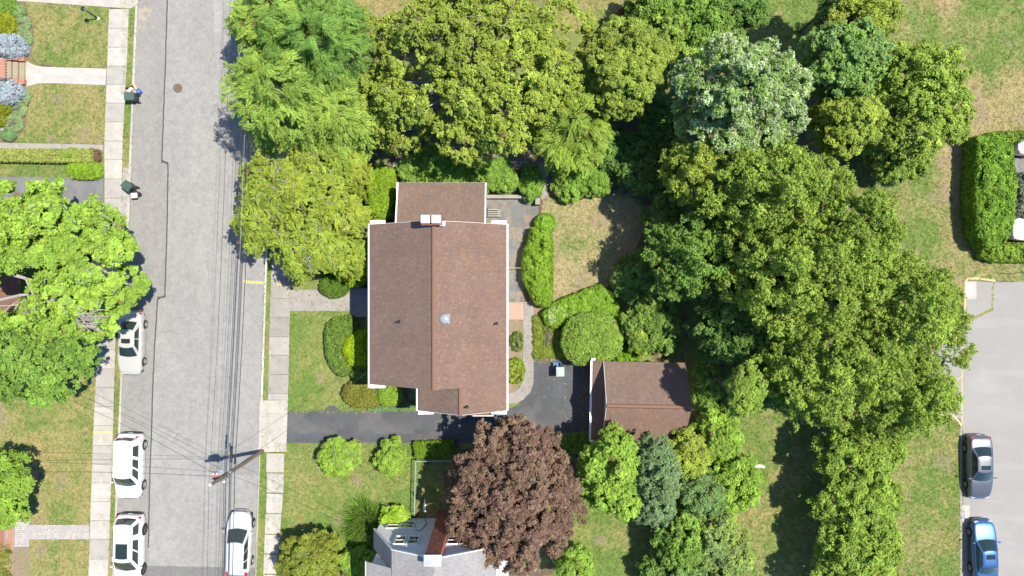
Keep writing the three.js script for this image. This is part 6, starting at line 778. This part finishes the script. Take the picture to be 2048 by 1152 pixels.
// patio hedge: two plants
shrub({ name: 'patio_hedge', label: 'round glossy bush at the head of the patio hedge', px: 1090, py: 446, rx: 18, ry: 17, h: 1.3, seed: 460, col: [0.16, 0.32, 0.02], alt: C.lime, leaf: 'small', rough: 0.4, dens: 120 });
shrub({ name: 'patio_hedge', label: 'long loose hedge between the patio and dry lawn', category: 'hedge', poly: [[1064, 458], [1098, 456], [1103, 480], [1104, 540], [1102, 600], [1090, 612], [1072, 606], [1062, 585], [1048, 560], [1046, 530], [1050, 500], [1060, 480]], h: 1.8, seed: 461, col: [0.15, 0.28, 0.02], alt: [0.25, 0.35, 0.04], leaf: 'small', rough: 0.45, dens: 120, round: 0.5 });
// domed bush and companions
shrub({ name: 'domed_bush', label: 'big smooth dome-clipped bush above the garage drive', poly: [[1128, 660], [1140, 640], [1160, 628], [1195, 625], [1222, 632], [1240, 655], [1246, 685], [1240, 706], [1215, 722], [1180, 729], [1150, 728], [1132, 712], [1124, 690]], h: 2.7, seed: 462, col: [0.2, 0.34, 0.04], alt: [0.3, 0.38, 0.1], round: 1.4, drop: 0.4, dens: 150, vary: 0.38 });
shrub({ name: 'flower_shrub', label: 'green shrub dotted with white hydrangea flowers on its west side', poly: [[1086, 628], [1100, 612], [1130, 598], [1180, 578], [1200, 572], [1228, 590], [1236, 618], [1226, 636], [1160, 640], [1110, 655], [1094, 648]], h: 1.2, seed: 463, col: [0.15, 0.28, 0.02], alt: C.lime, leaf: 'small', dens: 120, rough: 0.35, flowers: (r) => Array.from({ length: 30 }, () => [1097 + 42 * r() * r(), 612 + 36 * r()]) });
shrub({ name: 'round_shrub', label: 'small bright shrub between the domed bush and oaks', px: 1240, py: 643, rx: 14, ry: 18, h: 1.1, seed: 464, col: [0.2, 0.34, 0.02], leaf: 'small' });
shrub({ name: 'ground_cover', label: 'low weedy groundcover beside the curved path', category: 'ground cover', poly: [[1068, 632], [1090, 640], [1110, 655], [1126, 665], [1130, 715], [1068, 716]], h: 0.35, seed: 465, col: [0.19, 0.26, 0.03], alt: [0.27, 0.31, 0.06], dens: 130, rough: 0.4 });
shrub({ name: 'rose_bush', label: 'sparse green rose bush in the bed by the curved path', px: 1031, py: 741, rx: 15, ry: 24, h: 0.7, seed: 466, col: [0.22, 0.3, 0.03], leaf: 'small', rough: 0.6, dens: 60, airy: true });
shrub({ name: 'rose_bush', label: 'thin straggly rose bush near the brick landing', px: 1034, py: 684, rx: 11, ry: 18, h: 0.6, seed: 467, col: [0.15, 0.21, 0.05], leaf: 'small', rough: 0.6, dens: 35, airy: true });
shrub({ name: 'round_shrub', label: 'leafy shrub squeezed behind the garage eave and domed bush', px: 1252, py: 712, rx: 26, ry: 20, h: 1.3, seed: 468, col: [0.15, 0.28, 0.02], leaf: 'small', rough: 0.4, dens: 100 });
tree({ name: 'small_tree', label: 'thin rhododendron with pale bare centre behind the domed bush', px: 1285, py: 672, rx: 30, ry: 36, mid: 1.8, top: 3.0, lobes: 12, lobe: 0.36, leaf: 'small', size: 1.4, col: [0.19, 0.25, 0.03], alt: C.oakAlt, seed: 469, spray: 0.3 });

// --- grass blades over the lawns (nobody could count them)
{
  const r = rng(900), N = 230000, pts = []; CL.grass = [blades(21, 7, 0.05, 0.16, 0.011, 2), blades(22, 7, 0.045, 0.18, 0.011, 2)];
  for (let i = 0; i < N; i++) { const px = -30 + 2110 * r(), py = -30 + 1212 * r(); if (px > kw(py) - 6 && px < ke(py) + 5) continue; if (inPoly(LOT, px, py)) continue; const [c, g, kind] = groundColour(px, py); if (kind === 'soil' || kind === 'mulch' || kind === 'litter' || r() > g) continue; const q = P(px, py), v = 0.85 + 0.4 * r(); pts.push([q.x, 0, q.z, (r() - 0.5) * 0.3, 1, (r() - 0.5) * 0.3, 0.7 + 0.6 * r(), c[0] * v, c[1] * v, c[2] * v, r() * 6.283]); }
  CL.grass.forEach((geo, k) => { const sel = pts.filter((_, i) => i % 2 === k), im = new THREE.InstancedMesh(geo, leafMat('matt'), sel.length); im.name = numbered('grass'); shadows(im); sel.forEach((p, i) => { _q.setFromAxisAngle(UP, p[10]); _s.setScalar(p[6]); _m.compose(V(p[0], p[1], p[2]), _q, _s); im.setMatrixAt(i, _m); im.setColorAt(i, _c.setRGB(p[7], p[8], p[9])); }); leafCount += sel.length; scene.add(im); tag(im, k ? 'short dry grass tufts scattered through the lawns' : 'short green grass tufts covering the lawns', 'grass', null, 'stuff'); });
}
{ // fallen leaves and grit that collect along edges
  const lines = [[[575, 885], [1000, 885], 5], [[576, 823], [760, 824], 3], [[1067, 722], [1180, 727], 4], [[1168, 730], [1168, 880], 8], [[274, 0], [246, 740], 2.5], [[530, 540], [522, 800], 2.5], [[1014, 450], [1046, 600], 14], [[980, 405], [1070, 440], 18], [[1050, 620], [1062, 780], 7], [[584, 590], [698, 612], 12], [[1926, 860], [1925, 1150], 3], [[700, 645], [690, 810], 9], [[840, 870], [1000, 860], 12], [[1100, 740], [1160, 860], 30]], r = rng(77), pts = [];
  for (const [a, b, sp] of lines) for (let i = 0; i < 95; i++) { const t = r(), px = lerp(a[0], b[0], t) + (r() - 0.5) * 2 * sp, py = lerp(a[1], b[1], t) + (r() - 0.5) * 2 * sp, q = P(px, py), onRoad = (px > kw(py) && px < ke(py)) || px > 1924; pts.push([q.x, onRoad ? -0.105 : 0.045, q.z, 0, 1, 0, 0.5 + 0.7 * r(), ...mix3([0.22, 0.15, 0.07], [0.36, 0.28, 0.16], r()), r() * 6.28]); }
  CL.litter = [leafClump(31, 3, 0.08, 0.055, 0.09, 0.1, 2)]; const im = new THREE.InstancedMesh(CL.litter[0], leafMat('matt'), pts.length); im.name = numbered('leaf_litter'); shadows(im); pts.forEach((p, i) => { _q.setFromAxisAngle(UP, p[10]); _s.setScalar(p[6]); _m.compose(V(p[0], p[1], p[2]), _q, _s); im.setMatrixAt(i, _m); im.setColorAt(i, _c.setRGB(p[7], p[8], p[9])); }); scene.add(im); tag(im, 'dry fallen leaves scattered along the drive, patio and kerbs', 'leaf litter', null, 'stuff'); }
console.log('leaf copies', leafCount);

renderer.render(scene, camera);
